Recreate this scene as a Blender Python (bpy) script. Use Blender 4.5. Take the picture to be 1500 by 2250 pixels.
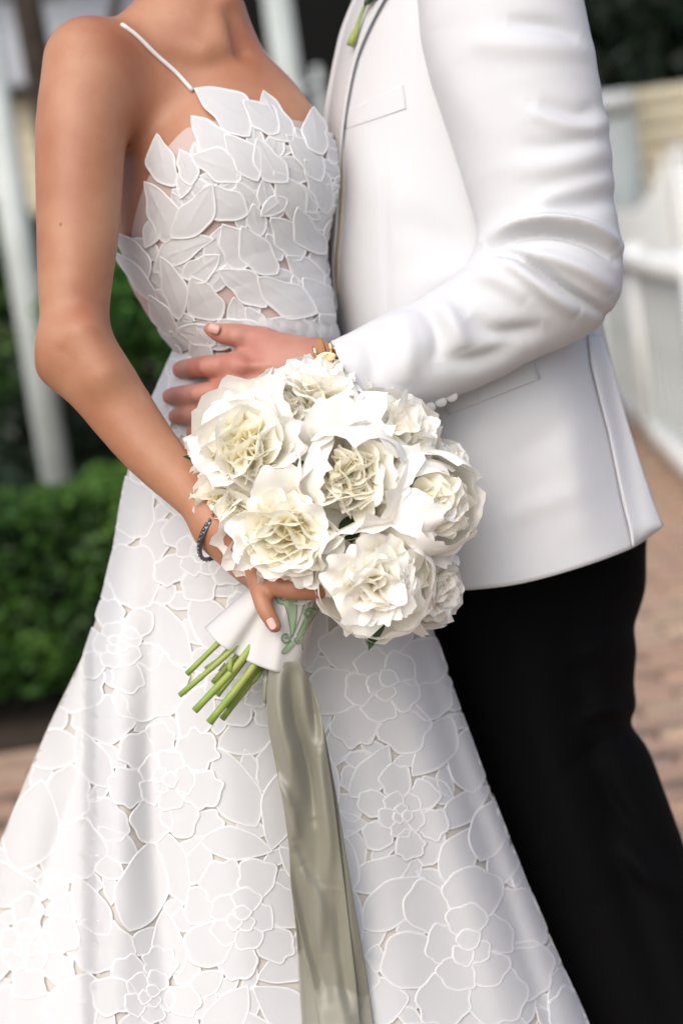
import bpy, math, random
import numpy as np
from mathutils import Matrix, Vector

# ------------------------------------------------------------------ camera, sky, sun, exposure
scene = bpy.context.scene
for o in list(bpy.data.objects):
    bpy.data.objects.remove(o)
random.seed(7)
rng = np.random.default_rng(7)

F_PX, D0, CAM_H = 4000.0, 1.86, 1.17          # focal length in photo pixels, distance of the couple, camera height
PITCH, ROLL = math.radians(7.9), math.radians(-8.0)
CM = (Matrix.Rotation(math.pi / 2 - PITCH, 3, 'X') @ Matrix.Rotation(ROLL, 3, 'Z'))
MN = np.array(CM)
CAM = np.array([0.0, 0.0, CAM_H])
cam = bpy.data.cameras.new('camera')
cam.sensor_fit = 'HORIZONTAL'
cam.sensor_width = 24.0
cam.lens = 24.0 * F_PX / 1500.0
cam.clip_start = 0.05
cam.clip_end = 500
cam.dof.use_dof = True
cam.dof.focus_distance = 1.735
cam.dof.aperture_fstop = 2.9
camo = bpy.data.objects.new('camera', cam)
scene.collection.objects.link(camo)
camo.matrix_world = Matrix.Translation(CAM) @ CM.to_4x4()
scene.camera = camo

SUN_EL, SUN_AZ = math.radians(42), math.radians(205)   # azimuth clockwise from +Y
world = bpy.data.worlds.new('World')
scene.world = world
world.use_nodes = True
wn = world.node_tree.nodes
wl = world.node_tree.links
sky = wn.new('ShaderNodeTexSky')
sky.sky_type = 'NISHITA'
sky.sun_disc = False
sky.sun_elevation = SUN_EL
sky.sun_rotation = SUN_AZ
sky.air_density = 1.0
sky.dust_density = 4.0
sky.ozone_density = 1.0
wl.new(sky.outputs[0], wn['Background'].inputs[0])
wn['Background'].inputs[1].default_value = 0.15
sd = bpy.data.lights.new('sun', 'SUN')
sd.energy = 1.9
sd.angle = math.radians(80)
sd.color = (1.0, 0.995, 0.99)
so = bpy.data.objects.new('sun', sd)
scene.collection.objects.link(so)
sdir = Vector((math.sin(SUN_AZ) * math.cos(SUN_EL), math.cos(SUN_AZ) * math.cos(SUN_EL), math.sin(SUN_EL)))
so.rotation_euler = sdir.to_track_quat('Z', 'Y').to_euler()
so.location = sdir * 30
scene.view_settings.view_transform = 'Standard'
scene.view_settings.look = 'None'
scene.view_settings.gamma = 1.0
scene.view_settings.exposure = 0.11
scene.view_settings.use_curve_mapping = False
scene.cycles.use_denoising = True
scene.cycles.max_bounces = 16
scene.cycles.diffuse_bounces = 12
scene.cycles.transmission_bounces = 8
scene.cycles.transparent_max_bounces = 8

# ------------------------------------------------------------------ frames and helpers
def Cz(px, py, z):
    """photo pixel + metres towards the viewer from the couple's plane -> view-frame metres (arrays ok)"""
    px, py, z = np.broadcast_arrays(np.asarray(px, float), np.asarray(py, float), np.asarray(z, float))
    d = D0 - z
    return np.stack([(px - 750) / F_PX * d, (1125 - py) / F_PX * d, z], -1)

def pix(P):
    d = D0 - P[..., 2]
    return 750 + F_PX * P[..., 0] / d, 1125 - F_PX * P[..., 1] / d

def toW(P):
    P = np.asarray(P, float)
    Q = P.copy()
    Q[..., 2] = P[..., 2] - D0
    return Q @ MN.T + CAM

def ground_at(px, py):
    d = MN @ np.array([(px - 750) / F_PX, (1125 - py) / F_PX, -1.0])
    t = -CAM_H / d[2]
    return CAM + d * t

def at_y(px, py, Y):
    d = MN @ np.array([(px - 750) / F_PX, (1125 - py) / F_PX, -1.0])
    return CAM + d * (Y / d[1])

PX = 1.0 / 2150.0                                # metres per photo pixel on the couple's plane
UPL = MN.T @ np.array([0, 0, 1.0])               # world up seen in the view frame

ORG = {}
def link(o, parent=None, origin=(0, 0, 0)):
    scene.collection.objects.link(o)
    ORG[o.name] = np.array(origin, float)
    if parent is not None:
        o.parent = parent
        o.location = ORG[o.name] - ORG[parent.name]
    else:
        o.location = origin
    return o

def empty(name, origin, parent=None):
    o = bpy.data.objects.new(name, None)
    o.empty_display_size = 0.05
    return link(o, parent, origin)

def tag(o, label, cat, group=None, kind=None):
    if label: o['label'] = label
    if cat: o['category'] = cat
    if group: o['group'] = group
    if kind: o['kind'] = kind
    return o

def mk(name, V, Fc, mats, parent=None, smooth=True, fmat=None, attrs=None, origin=None):
    """V world coords (n,3); Fc either (m,k) array or list of lists"""
    V = np.asarray(V, float).reshape(-1, 3)
    if origin is None:
        origin = V.mean(0)
        if parent is None:
            origin = np.array([origin[0], origin[1], V[:, 2].min()])
    origin = np.asarray(origin, float)
    me = bpy.data.meshes.new(name)
    if isinstance(Fc, np.ndarray):
        m, k = Fc.shape
        me.vertices.add(len(V))
        me.vertices.foreach_set('co', (V - origin).astype(np.float32).ravel())
        me.loops.add(m * k)
        me.loops.foreach_set('vertex_index', Fc.astype(np.int32).ravel())
        me.polygons.add(m)
        me.polygons.foreach_set('loop_start', np.arange(0, m * k, k, dtype=np.int32))
        me.update(calc_edges=True)
    else:
        me.from_pydata([tuple(v) for v in (V - origin)], [], [tuple(int(i) for i in f) for f in Fc])
    if not isinstance(mats, (list, tuple)):
        mats = [mats]
    for m_ in mats:
        me.materials.append(m_)
    if fmat is not None:
        me.polygons.foreach_set('material_index', np.asarray(fmat, np.int32))
    if smooth:
        me.polygons.foreach_set('use_smooth', np.ones(len(me.polygons), bool))
    if attrs:
        for an, av in attrs.items():
            a = me.attributes.new(an, 'FLOAT', 'POINT')
            a.data.foreach_set('value', np.asarray(av, np.float32).ravel())
    me.update()
    o = bpy.data.objects.new(name, me)
    return link(o, parent, origin)

def grid_faces(nr, nc, wrap=False):
    r = np.arange(nr - 1)[:, None]
    c = np.arange(nc if wrap else nc - 1)[None, :]
    c2 = (c + 1) % nc
    a = r * nc + c; b = r * nc + c2; d = (r + 1) * nc + c; e = (r + 1) * nc + c2
    return np.stack([a, b, e, d], -1).reshape(-1, 4)

def solidify(o, th, off=-1.0):
    m = o.modifiers.new('thickness', 'SOLIDIFY')
    m.thickness = th
    m.offset = off
    return o

def box(V0, V1):
    x0, y0, z0 = V0; x1, y1, z1 = V1
    v = np.array([[x0, y0, z0], [x1, y0, z0], [x1, y1, z0], [x0, y1, z0], [x0, y0, z1], [x1, y0, z1], [x1, y1, z1], [x0, y1, z1]], float)
    f = np.array([[0, 3, 2, 1], [4, 5, 6, 7], [0, 1, 5, 4], [1, 2, 6, 5], [2, 3, 7, 6], [3, 0, 4, 7]])
    return v, f

class MB:
    def __init__(s): s.v = []; s.f = []; s.n = 0
    def add(s, V, Fc):
        V = np.asarray(V, float); s.v.append(V); s.f.append(np.asarray(Fc) + s.n); s.n += len(V)
    def build(s, name, mat, parent=None, **k):
        return mk(name, np.concatenate(s.v), np.concatenate(s.f), mat, parent, **k)

def tube(path, rad, n=10, cap=True):
    """path (m,3), rad scalar or (m,) -> verts, quad faces (caps are degenerate-free fans of quads)"""
    path = np.asarray(path, float); m = len(path)
    rad = np.broadcast_to(np.asarray(rad, float), (m,))
    t = np.gradient(path, axis=0); t /= np.linalg.norm(t, axis=1)[:, None] + 1e-12
    ref = np.array([0, 0, 1.0]) if abs(t[0, 2]) < 0.9 else np.array([1.0, 0, 0])
    V = []
    a = np.cross(t[0], ref); a /= np.linalg.norm(a)
    ang = np.linspace(0, 2 * math.pi, n, endpoint=False)
    for i in range(m):
        a = a - t[i] * (a @ t[i]); a /= np.linalg.norm(a)
        b = np.cross(t[i], a)
        V.append(path[i] + rad[i] * (np.cos(ang)[:, None] * a + np.sin(ang)[:, None] * b))
    if cap:
        V = [np.repeat(path[:1], n, 0) + (V[0] - path[0]) * 0.02] + V + [np.repeat(path[-1:], n, 0) + (V[-1] - path[-1]) * 0.02]
    F_ = grid_faces(len(V), n, True)
    return np.concatenate(V), F_

def spline(pts, n):
    """Catmull-Rom through points -> n samples"""
    P = np.asarray(pts, float)
    k = len(P)
    Q = np.vstack([2 * P[0] - P[1], P, 2 * P[-1] - P[-2]])
    t = np.linspace(0, k - 1 - 1e-9, n)
    i = t.astype(int); f = (t - i)[:, None]
    p0, p1, p2, p3 = Q[i], Q[i + 1], Q[i + 2], Q[i + 3]
    return 0.5 * ((2 * p1) + (-p0 + p2) * f + (2 * p0 - 5 * p1 + 4 * p2 - p3) * f ** 2 + (-p0 + 3 * p1 - 3 * p2 + p3) * f ** 3)

def curve1(tab):
    """smooth 1-D lookup from a list of (x, value)"""
    xs = np.array([a for a, b in tab], float); ys = np.array([b for a, b in tab], float)
    m = np.gradient(ys, xs)
    def f(x):
        x = np.asarray(x, float)
        i = np.clip(np.searchsorted(xs, x) - 1, 0, len(xs) - 2)
        h = xs[i + 1] - xs[i]; t = np.clip((x - xs[i]) / h, 0, 1)
        r = (2 * t ** 3 - 3 * t ** 2 + 1) * ys[i] + (t ** 3 - 2 * t ** 2 + t) * h * m[i] + (-2 * t ** 3 + 3 * t ** 2) * ys[i + 1] + (t ** 3 - t ** 2) * h * m[i + 1]
        r = np.where(x < xs[0], ys[0] + (x - xs[0]) * m[0], r)
        return np.where(x > xs[-1], ys[-1] + (x - xs[-1]) * m[-1], r)
    return f

def sstep(x, a, b):
    t = np.clip((x - a) / (b - a), 0, 1)
    return t * t * (3 - 2 * t)

def polydist(x, y, pts):
    """distance to polyline and parameter 0..1 along it"""
    best = np.full(np.shape(x), 1e9); par = np.zeros(np.shape(x))
    pts = np.asarray(pts, float)
    L = np.concatenate([[0], np.cumsum(np.linalg.norm(np.diff(pts, axis=0), axis=1))])
    for i in range(len(pts) - 1):
        a, b = pts[i], pts[i + 1]; d = b - a
        t = np.clip(((x - a[0]) * d[0] + (y - a[1]) * d[1]) / (d @ d), 0, 1)
        ds = np.hypot(x - a[0] - t * d[0], y - a[1] - t * d[1])
        m = ds < best
        best = np.where(m, ds, best); par = np.where(m, (L[i] + t * (L[i + 1] - L[i])) / L[-1], par)
    return best, par

def strokes(x, y, S):
    """cloth folds: sum of soft ridges (or grooves) along polylines; each (points, height mm, width px)"""
    h = np.zeros(np.shape(x))
    for pts, amp, w in S:
        if len(pts) > 2:
            pts = spline(pts, 14)
        d, p = polydist(x, y, pts)
        tap = np.clip(np.sin(np.pi * np.clip(p, 0.02, 0.98)), 0, 1) ** 0.6
        h = h + amp * 0.001 * np.exp(-(d / w) ** 2) * tap
    return h

# ------------------------------------------------------------------ signed-distance bodies
class SDF:
    def __init__(s): s.p = []
    def cone(s, a, b, k=0.02, flat=None):
        """a, b: (px, py, z, radius px)"""
        A = Cz(*a[:3]); B = Cz(*b[:3]); ra, rb = a[3] * PX, b[3] * PX
        s.p.append(('c', A, B, ra, rb, k, (A + B) / 2, np.linalg.norm(A - B) / 2 + max(ra, rb)))
    def chain(s, pts, k=0.02, sub=3):
        q = spline(pts, (len(pts) - 1) * sub + 1) if len(pts) > 2 else np.array(pts, float)
        P = Cz(q[:, 0], q[:, 1], q[:, 2]); r = q[:, 3] * PX
        c = (P.min(0) + P.max(0)) / 2
        s.p.append(('n', P, r, 0, 0, k, c, np.max(np.linalg.norm(P - c, axis=1) + r)))
    def ell(s, c, r, k=0.02, sub=False):
        """c (px,py,z); r metres (3)"""
        A = Cz(*c); s.p.append(('e' if not sub else 's', A, np.array(r, float), 0, 0, k, A, max(r)))
    def groove(s, a, b, k=0.01):
        A = Cz(*a[:3]); B = Cz(*b[:3])
        s.p.append(('g', A, B, a[3] * PX, b[3] * PX, k, (A + B) / 2, np.linalg.norm(A - B) / 2 + max(a[3], b[3]) * PX))
    @staticmethod
    def prim(q, P):
        if q[0] == 'n':
            d = None
            for i in range(len(q[1]) - 1):
                A = q[1][i]; ba = q[1][i + 1] - A
                h = np.clip(((P - A) @ ba) / (ba @ ba + 1e-12), 0, 1)
                e = np.linalg.norm(P - A - h[..., None] * ba, axis=-1) - (q[2][i] + h * (q[2][i + 1] - q[2][i]))
                d = e if d is None else np.minimum(d, e)
            return d
        if q[0] in 'cg':
            A, B = q[1], q[2]; ba = B - A
            h = np.clip(((P - A) @ ba) / (ba @ ba + 1e-12), 0, 1)
            return np.linalg.norm(P - A - h[..., None] * ba, axis=-1) - (q[3] + h * (q[4] - q[3]))
        A, r = q[1], q[2]
        k0 = np.linalg.norm((P - A) / r, axis=-1); k1 = np.linalg.norm((P - A) / (r * r), axis=-1)
        return k0 * (k0 - 1) / (k1 + 1e-9)
    def __call__(s, P, cull=None):
        d = None
        for q in s.p:
            if cull is not None and np.linalg.norm(cull[0] - q[6]) - cull[1] - q[7] > max(q[5], 0.02) + 0.015:
                continue
            di = s.prim(q, P); k = q[5]
            if d is None:
                if q[0] in 'sg': continue
                d = di
            elif q[0] in 'sg':
                h = np.maximum(k - np.abs(d + di), 0) / k
                d = np.maximum(d, -di) + h * h * k / 4
            else:
                h = np.maximum(k - np.abs(d - di), 0) / k
                d = np.minimum(d, di) - h * h * k / 4
        return np.full(P.shape[:-1], 0.1) if d is None else d

def net(f, lo, hi, cell, smooth_it=2):
    """surface nets over a sparse block grid"""
    B = 8
    lo = np.asarray(lo, float); hi = np.asarray(hi, float)
    nb = np.ceil((hi - lo) / (cell * B)).astype(int)
    n = nb * B + 1
    bi = np.stack(np.meshgrid(*[np.arange(k) for k in nb], indexing='ij'), -1).reshape(-1, 3)
    cen = lo + (bi + 0.5) * B * cell
    dc = f(cen)
    G = np.empty(tuple(n), np.float32)
    sg = np.where(dc < 0, -1, 1).reshape(nb)
    G[:-1, :-1, :-1] = np.repeat(np.repeat(np.repeat(sg, B, 0), B, 1), B, 2)
    G[-1] = 1; G[:, -1] = 1; G[:, :, -1] = 1
    R = B * cell * 0.9
    act = np.abs(dc) < R * 1.7
    off = np.stack(np.meshgrid(*[np.arange(B + 1)] * 3, indexing='ij'), -1)
    for b, c in zip(bi[act], cen[act]):
        P = lo + (b * B + off) * cell
        v = f(P, (c, R))
        i, j, k = b * B
        G[i:i + B + 1, j:j + B + 1, k:k + B + 1] = v
    S = G < 0
    cs = np.zeros(tuple(np.array(G.shape) - 1), np.int8)
    for dx in (0, 1):
        for dy in (0, 1):
            for dz in (0, 1):
                cs += S[dx:S.shape[0] - 1 + dx, dy:S.shape[1] - 1 + dy, dz:S.shape[2] - 1 + dz]
    mix = (cs > 0) & (cs < 8)
    ci = np.argwhere(mix)
    idx = np.full(mix.shape, -1, np.int32); idx[mix] = np.arange(len(ci))
    acc = np.zeros((len(ci), 3)); cnt = np.zeros(len(ci))
    corners = [(x, y, z) for x in (0, 1) for y in (0, 1) for z in (0, 1)]
    for a in corners:
        for b in corners:
            if sum(abs(p - q) for p, q in zip(a, b)) == 1 and a < b:
                va = G[ci[:, 0] + a[0], ci[:, 1] + a[1], ci[:, 2] + a[2]]; vb = G[ci[:, 0] + b[0], ci[:, 1] + b[1], ci[:, 2] + b[2]]
                m = (va < 0) != (vb < 0)
                t = np.where(m, va / np.where(m, va - vb, 1), 0)
                p = np.array(a) + t[:, None] * (np.array(b) - np.array(a))
                acc += p * m[:, None]; cnt += m
    V = lo + (ci + acc / cnt[:, None]) * cell
    quads = []
    for ax in range(3):
        o1, o2 = [(1, 2), (2, 0), (0, 1)][ax]
        sl = [slice(None)] * 3; sh = [slice(None)] * 3
        sl[ax] = slice(0, -1); sh[ax] = slice(1, None)
        A = S[tuple(sl)]; Bq = S[tuple(sh)]
        e = np.argwhere(A != Bq)
        e = e[(e[:, o1] > 0) & (e[:, o2] > 0) & (e[:, o1] < mix.shape[o1]) & (e[:, o2] < mix.shape[o2])]
        flip = ~A[tuple(e.T)]
        def g(d1, d2):
            q = e.copy(); q[:, o1] -= d1; q[:, o2] -= d2
            return idx[tuple(q.T)]
        qd = np.stack([g(1, 1), g(0, 1), g(0, 0), g(1, 0)], -1)
        qd[flip] = qd[flip][:, ::-1]
        quads.append(qd)
    Q = np.concatenate(quads)
    Q = Q[(Q >= 0).all(1)]
    for _ in range(smooth_it):
        s = np.zeros_like(V); c = np.zeros(len(V))
        for i in range(4):
            for j in (1, 3):
                np.add.at(s, Q[:, i], V[Q[:, (i + j) % 4]]); np.add.at(c, Q[:, i], 1)
        V = V * 0.5 + 0.5 * s / np.maximum(c, 1)[:, None]
    return V, Q

def vnormals(V, Q):
    n = np.cross(V[Q[:, 2]] - V[Q[:, 0]], V[Q[:, 3]] - V[Q[:, 1]])
    N = np.zeros_like(V)
    for i in range(4): np.add.at(N, Q[:, i], n)
    return N / (np.linalg.norm(N, axis=1)[:, None] + 1e-12)

def trace(f, px, py, z0=0.2):
    """first hit of the view ray with the body; misses return the closest approach"""
    z = np.full(np.shape(px), z0); bz = z.copy(); bd = np.full(np.shape(px), 9.0)
    for _ in range(26):
        d = f(Cz(px, py, z))
        m = d < bd
        bd = np.where(m, d, bd); bz = np.where(m, z, bz)
        z = z - np.maximum(d, 0.0004) * 0.9 * (np.abs(d) > 0.0003)
        z = np.maximum(z, -0.3)
    return bz

def fnormal(f, P, e=0.002):
    g = np.stack([f(P + np.eye(3)[i] * e) - f(P - np.eye(3)[i] * e) for i in range(3)], -1)
    return g / (np.linalg.norm(g, axis=-1)[..., None] + 1e-12)

# ------------------------------------------------------------------ materials
def mat(name, col, rough=0.6, sheen=0.0, sss=0.0, sssr=(1, .4, .25), sub_scale=0.004, spec=0.5, metal=0.0,
        noise=None, bump=None, trans=0.0, aniso=0.0, weave=None, sheen_rough=0.5):
    m = bpy.data.materials.new(name)
    m.use_nodes = True
    nt = m.node_tree; N = nt.nodes; L = nt.links
    b = N['Principled BSDF']
    b.inputs['Base Color'].default_value = (*col, 1)
    b.inputs['Roughness'].default_value = rough
    b.inputs['Specular IOR Level'].default_value = spec
    b.inputs['Metallic'].default_value = metal
    if sheen:
        b.inputs['Sheen Weight'].default_value = sheen
        b.inputs['Sheen Roughness'].default_value = sheen_rough
    if aniso: b.inputs['Anisotropic'].default_value = aniso
    if sss:
        b.inputs['Subsurface Weight'].default_value = sss
        b.inputs['Subsurface Radius'].default_value = sssr
        b.inputs['Subsurface Scale'].default_value = sub_scale
    tc = N.new('ShaderNodeTexCoord')
    if noise:                                   # (scale, second colour, contrast low, high)
        sc, c2, lo, hi = noise
        t = N.new('ShaderNodeTexNoise'); t.inputs['Scale'].default_value = sc; t.inputs['Detail'].default_value = 5
        L.new(tc.outputs['Object'], t.inputs['Vector'])
        r = N.new('ShaderNodeMapRange'); r.inputs[1].default_value = lo; r.inputs[2].default_value = hi
        L.new(t.outputs[0], r.inputs[0])
        mx = N.new('ShaderNodeMix'); mx.data_type = 'RGBA'
        mx.inputs[6].default_value = (*col, 1); mx.inputs[7].default_value = (*c2, 1)
        L.new(r.outputs[0], mx.inputs[0]); L.new(mx.outputs[2], b.inputs['Base Color'])
    if bump:                                    # (scale, strength, distance)
        t = N.new('ShaderNodeTexNoise'); t.inputs['Scale'].default_value = bump[0]; t.inputs['Detail'].default_value = 4
        L.new(tc.outputs['Object'], t.inputs['Vector'])
        bp = N.new('ShaderNodeBump'); bp.inputs['Strength'].default_value = bump[1]; bp.inputs['Distance'].default_value = bump[2]
        L.new(t.outputs[0], bp.inputs['Height']); L.new(bp.outputs[0], b.inputs['Normal'])
    if weave:                                   # threads: two crossed waves
        ws = []
        for ax in ('X', 'Z'):
            w = N.new('ShaderNodeTexWave'); w.bands_direction = ax; w.inputs['Scale'].default_value = weave[0]
            w.inputs['Distortion'].default_value = 1.5; w.inputs['Detail'].default_value = 1
            L.new(tc.outputs['Object'], w.inputs['Vector']); ws.append(w)
        ad = N.new('ShaderNodeMath'); ad.operation = 'ADD'
        L.new(ws[0].outputs['Fac'], ad.inputs[0]); L.new(ws[1].outputs['Fac'], ad.inputs[1])
        bp = N.new('ShaderNodeBump'); bp.inputs['Strength'].default_value = weave[1]; bp.inputs['Distance'].default_value = 0.0004
        L.new(ad.outputs[0], bp.inputs['Height']); L.new(bp.outputs[0], b.inputs['Normal'])
    if trans:
        tr = N.new('ShaderNodeBsdfTranslucent')
        src = b.inputs['Base Color'].links
        if src: L.new(src[0].from_socket, tr.inputs[0])
        else: tr.inputs[0].default_value = (*col, 1)
        ms = N.new('ShaderNodeMixShader'); ms.inputs[0].default_value = trans
        L.new(b.outputs[0], ms.inputs[1]); L.new(tr.outputs[0], ms.inputs[2])
        L.new(ms.outputs[0], N['Material Output'].inputs[0])
    return m

def attr_mat(name, attr, ramp, rough=0.6, trans=0.3, spec=0.3, bump=None, sss=0.0):
    m = mat(name, (1, 1, 1), rough, spec=spec, bump=bump, sss=sss, sssr=(1, .9, .7), sub_scale=0.003)
    N = m.node_tree.nodes; L = m.node_tree.links
    a = N.new('ShaderNodeAttribute'); a.attribute_name = attr
    r = N.new('ShaderNodeValToRGB')
    els = r.color_ramp.elements
    while len(els) < len(ramp): els.new(0.5)
    for e, (p, c) in zip(els, ramp): e.position = p; e.color = (*c, 1)
    L.new(a.outputs['Fac'], r.inputs[0])
    b = N['Principled BSDF']; L.new(r.outputs[0], b.inputs['Base Color'])
    if trans:
        tr = N.new('ShaderNodeBsdfTranslucent'); L.new(r.outputs[0], tr.inputs[0])
        ms = N.new('ShaderNodeMixShader'); ms.inputs[0].default_value = trans
        L.new(b.outputs[0], ms.inputs[1]); L.new(tr.outputs[0], ms.inputs[2]); L.new(ms.outputs[0], N['Material Output'].inputs[0])
    return m

M = {}
M['skin'] = mat('tanned_skin', (0.435, 0.22, 0.13), 0.46, sss=0.25, sub_scale=0.006, spec=0.45, noise=(11, (0.33, 0.125, 0.066), 0.36, 0.70), bump=(420, 0.4, 0.0007))
M['skin2'] = mat('pink_skin', (0.43, 0.205, 0.155), 0.5, sss=0.25, sub_scale=0.006, spec=0.4, noise=(22, (0.38, 0.135, 0.10), 0.42, 0.68), bump=(220, 0.2, 0.0008))
M['nail'] = mat('fingernail', (0.72, 0.47, 0.41), 0.25, spec=0.5)
M['nail2'] = mat('pale_pink_nail', (0.58, 0.36, 0.30), 0.35, spec=0.4)
M['jacket'] = mat('white_jacket_wool', (0.605, 0.615, 0.64), 0.85, spec=0.18, weave=(520, 0.22))
M['jacket_lining'] = mat('cream_jacket_facing', (0.62, 0.55, 0.45), 0.7)
M['button'] = mat('white_button', (0.78, 0.79, 0.82), 0.3)
M['trousers'] = mat('black_trouser_wool', (0.0026, 0.0026, 0.003), 0.8, spec=0.06, weave=(700, 0.1))
M['organza'] = mat('white_organza', (0.64, 0.645, 0.66), 0.6, spec=0.3, weave=(700, 0.2), trans=0.12)
M['cord'] = mat('white_satin_cord', (0.685, 0.69, 0.70), 0.5, spec=0.3)
M['lining'] = mat('nude_lining', (0.55, 0.505, 0.455), 0.6, noise=(14, (0.51, 0.485, 0.455), 0.4, 0.7))
M['tulle'] = mat('blush_tulle', (0.50, 0.385, 0.355), 0.7)
M['bodice'] = mat('white_bodice_leaf', (0.645, 0.65, 0.665), 0.65, spec=0.25, weave=(700, 0.25), trans=0.15, )
M['satin'] = mat('sage_satin', (0.255, 0.25, 0.20), 0.27, spec=0.7, sheen=0.3, aniso=0.5, weave=(900, 0.15), trans=0.12)
M['wrap'] = mat('white_linen', (0.65, 0.645, 0.64), 0.75, weave=(1000, 0.12), trans=0.1)
M['embroid'] = mat('green_embroidery', (0.30, 0.40, 0.27), 0.6)
M['embroid_dark'] = mat('dark_green_thread', (0.17, 0.26, 0.15), 0.6)
M['stem'] = mat('green_stem', (0.20, 0.32, 0.06), 0.45, noise=(30, (0.33, 0.36, 0.09), 0.4, 0.7), spec=0.4)
M['cut'] = mat('pale_cut_stem', (0.38, 0.42, 0.20), 0.7)
M['stem_dark'] = mat('brown_node', (0.10, 0.06, 0.03), 0.6)
M['leaf'] = mat('dark_peony_leaf', (0.02, 0.055, 0.02), 0.4, noise=(60, (0.035, 0.08, 0.025), 0.4, 0.7))
M['petal'] = attr_mat('peony_petal', 'tint', [(0.0, (0.965, 0.955, 0.93)), (0.35, (0.96, 0.935, 0.82)), (0.7, (0.97, 0.91, 0.66)), (1.0, (0.95, 0.80, 0.36))], 0.6, 0.24, 0.10, bump=(160, 0.06, 0.0008))
M['stamen'] = mat('yellow_stamen', (0.62, 0.45, 0.08), 0.6)
M['gold'] = mat('rose_gold', (0.85, 0.55, 0.30), 0.22, metal=1.0)
M['leather'] = mat('tan_leather', (0.42, 0.19, 0.06), 0.5, bump=(300, 0.3, 0.0005))
M['dial'] = mat('silver_dial', (0.6, 0.6, 0.58), 0.3, metal=0.3)
M['silver'] = mat('dark_silver', (0.16, 0.165, 0.18), 0.3, metal=1.0, bump=(900, 0.6, 0.001))
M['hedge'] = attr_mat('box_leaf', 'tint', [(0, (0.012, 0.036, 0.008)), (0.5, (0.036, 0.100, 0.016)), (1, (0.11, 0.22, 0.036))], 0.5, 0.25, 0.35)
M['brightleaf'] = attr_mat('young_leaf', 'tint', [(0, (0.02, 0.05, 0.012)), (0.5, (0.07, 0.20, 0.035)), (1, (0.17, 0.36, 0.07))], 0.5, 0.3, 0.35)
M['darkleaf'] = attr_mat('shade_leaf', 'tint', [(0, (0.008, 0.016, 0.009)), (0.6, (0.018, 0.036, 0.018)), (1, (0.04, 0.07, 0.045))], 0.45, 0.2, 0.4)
M['bark'] = mat('bark', (0.05, 0.035, 0.025), 0.9, noise=(20, (0.02, 0.014, 0.01), 0.4, 0.6), bump=(30, 0.6, 0.01))
M['soil'] = mat('dark_soil', (0.03, 0.02, 0.014), 0.95, noise=(9, (0.05, 0.035, 0.022), 0.4, 0.7))
M['brick'] = mat('brick_paver', (0.50, 0.31, 0.215), 0.85, noise=(6, (0.29, 0.20, 0.14), 0.35, 0.7), bump=(60, 0.4, 0.003))
M['brick_b'] = mat('brick_paver_tan', (0.50, 0.36, 0.25), 0.85, noise=(6, (0.31, 0.215, 0.15), 0.35, 0.7), bump=(60, 0.4, 0.003))
M['brick_c'] = mat('brick_paver_dark', (0.42, 0.29, 0.21), 0.85, noise=(6, (0.32, 0.19, 0.13), 0.35, 0.7), bump=(60, 0.4, 0.003))
M['joint'] = mat('sand_joint', (0.19, 0.145, 0.10), 0.95, noise=(14, (0.12, 0.10, 0.06), 0.4, 0.7))
M['white_paint'] = mat('white_paint', (0.74, 0.76, 0.75), 0.5, noise=(3, (0.66, 0.69, 0.68), 0.4, 0.7))
M['picket_paint'] = mat('shaded_white_paint', (0.52, 0.56, 0.55), 0.6, noise=(5, (0.44, 0.48, 0.46), 0.4, 0.7))  # white paint greyed so its colour carries the fence's shade; also on a post
M['grey_paint'] = mat('grey_paint', (0.44, 0.48, 0.47), 0.5, noise=(3, (0.38, 0.42, 0.41), 0.4, 0.7))
M['yellow_paint'] = mat('yellow_siding', (0.56, 0.51, 0.37), 0.55, noise=(2, (0.52, 0.49, 0.37), 0.4, 0.7))
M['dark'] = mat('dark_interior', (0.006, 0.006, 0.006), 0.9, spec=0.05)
M['glass'] = mat('window_glass', (0.012, 0.014, 0.014), 0.15, spec=0.25)
M['roof'] = mat('grey_roof', (0.30, 0.31, 0.33), 0.8, noise=(12, (0.24, 0.25, 0.27), 0.4, 0.7))
M['brown_wood'] = mat('brown_trim', (0.16, 0.09, 0.05), 0.7)

def freckle(m, col):
    N = m.node_tree.nodes; L = m.node_tree.links; b = N['Principled BSDF']
    src = b.inputs['Base Color'].links[0].from_socket
    tc = [n for n in N if n.bl_idname == 'ShaderNodeTexCoord'][0]
    def layer(src, tex_scale, lo, hi, c2, kind):
        t = N.new(kind); t.inputs['Scale'].default_value = tex_scale; L.new(tc.outputs['Object'], t.inputs['Vector'])
        r = N.new('ShaderNodeMapRange'); r.inputs[1].default_value = lo; r.inputs[2].default_value = hi
        L.new(t.outputs[0], r.inputs[0])
        mx = N.new('ShaderNodeMix'); mx.data_type = 'RGBA'; L.new(src, mx.inputs[6]); mx.inputs[7].default_value = (*c2, 1); L.new(r.outputs[0], mx.inputs[0])
        return mx.outputs[2]
    src = layer(src, 21, .05, .03, col, 'ShaderNodeTexVoronoi')
    src = layer(src, 75, .6, 1.1, (col[0] * 1.5, col[1] * 1.25, col[2] * 1.25), 'ShaderNodeTexNoise')
    L.new(src, b.inputs['Base Color'])
freckle(M['skin'], (0.25, 0.11, 0.06)); freckle(M['skin2'], (0.34, 0.13, 0.10))

# ------------------------------------------------------------------ setting: ground, brick walk, planting bed
def wb(name, x0, x1, y0, y1, z0, z1, m, parent=None, **k):
    v, f = box((x0, y0, z0), (x1, y1, z1)); return mk(name, v, f, m, parent, smooth=False, **k)

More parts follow.
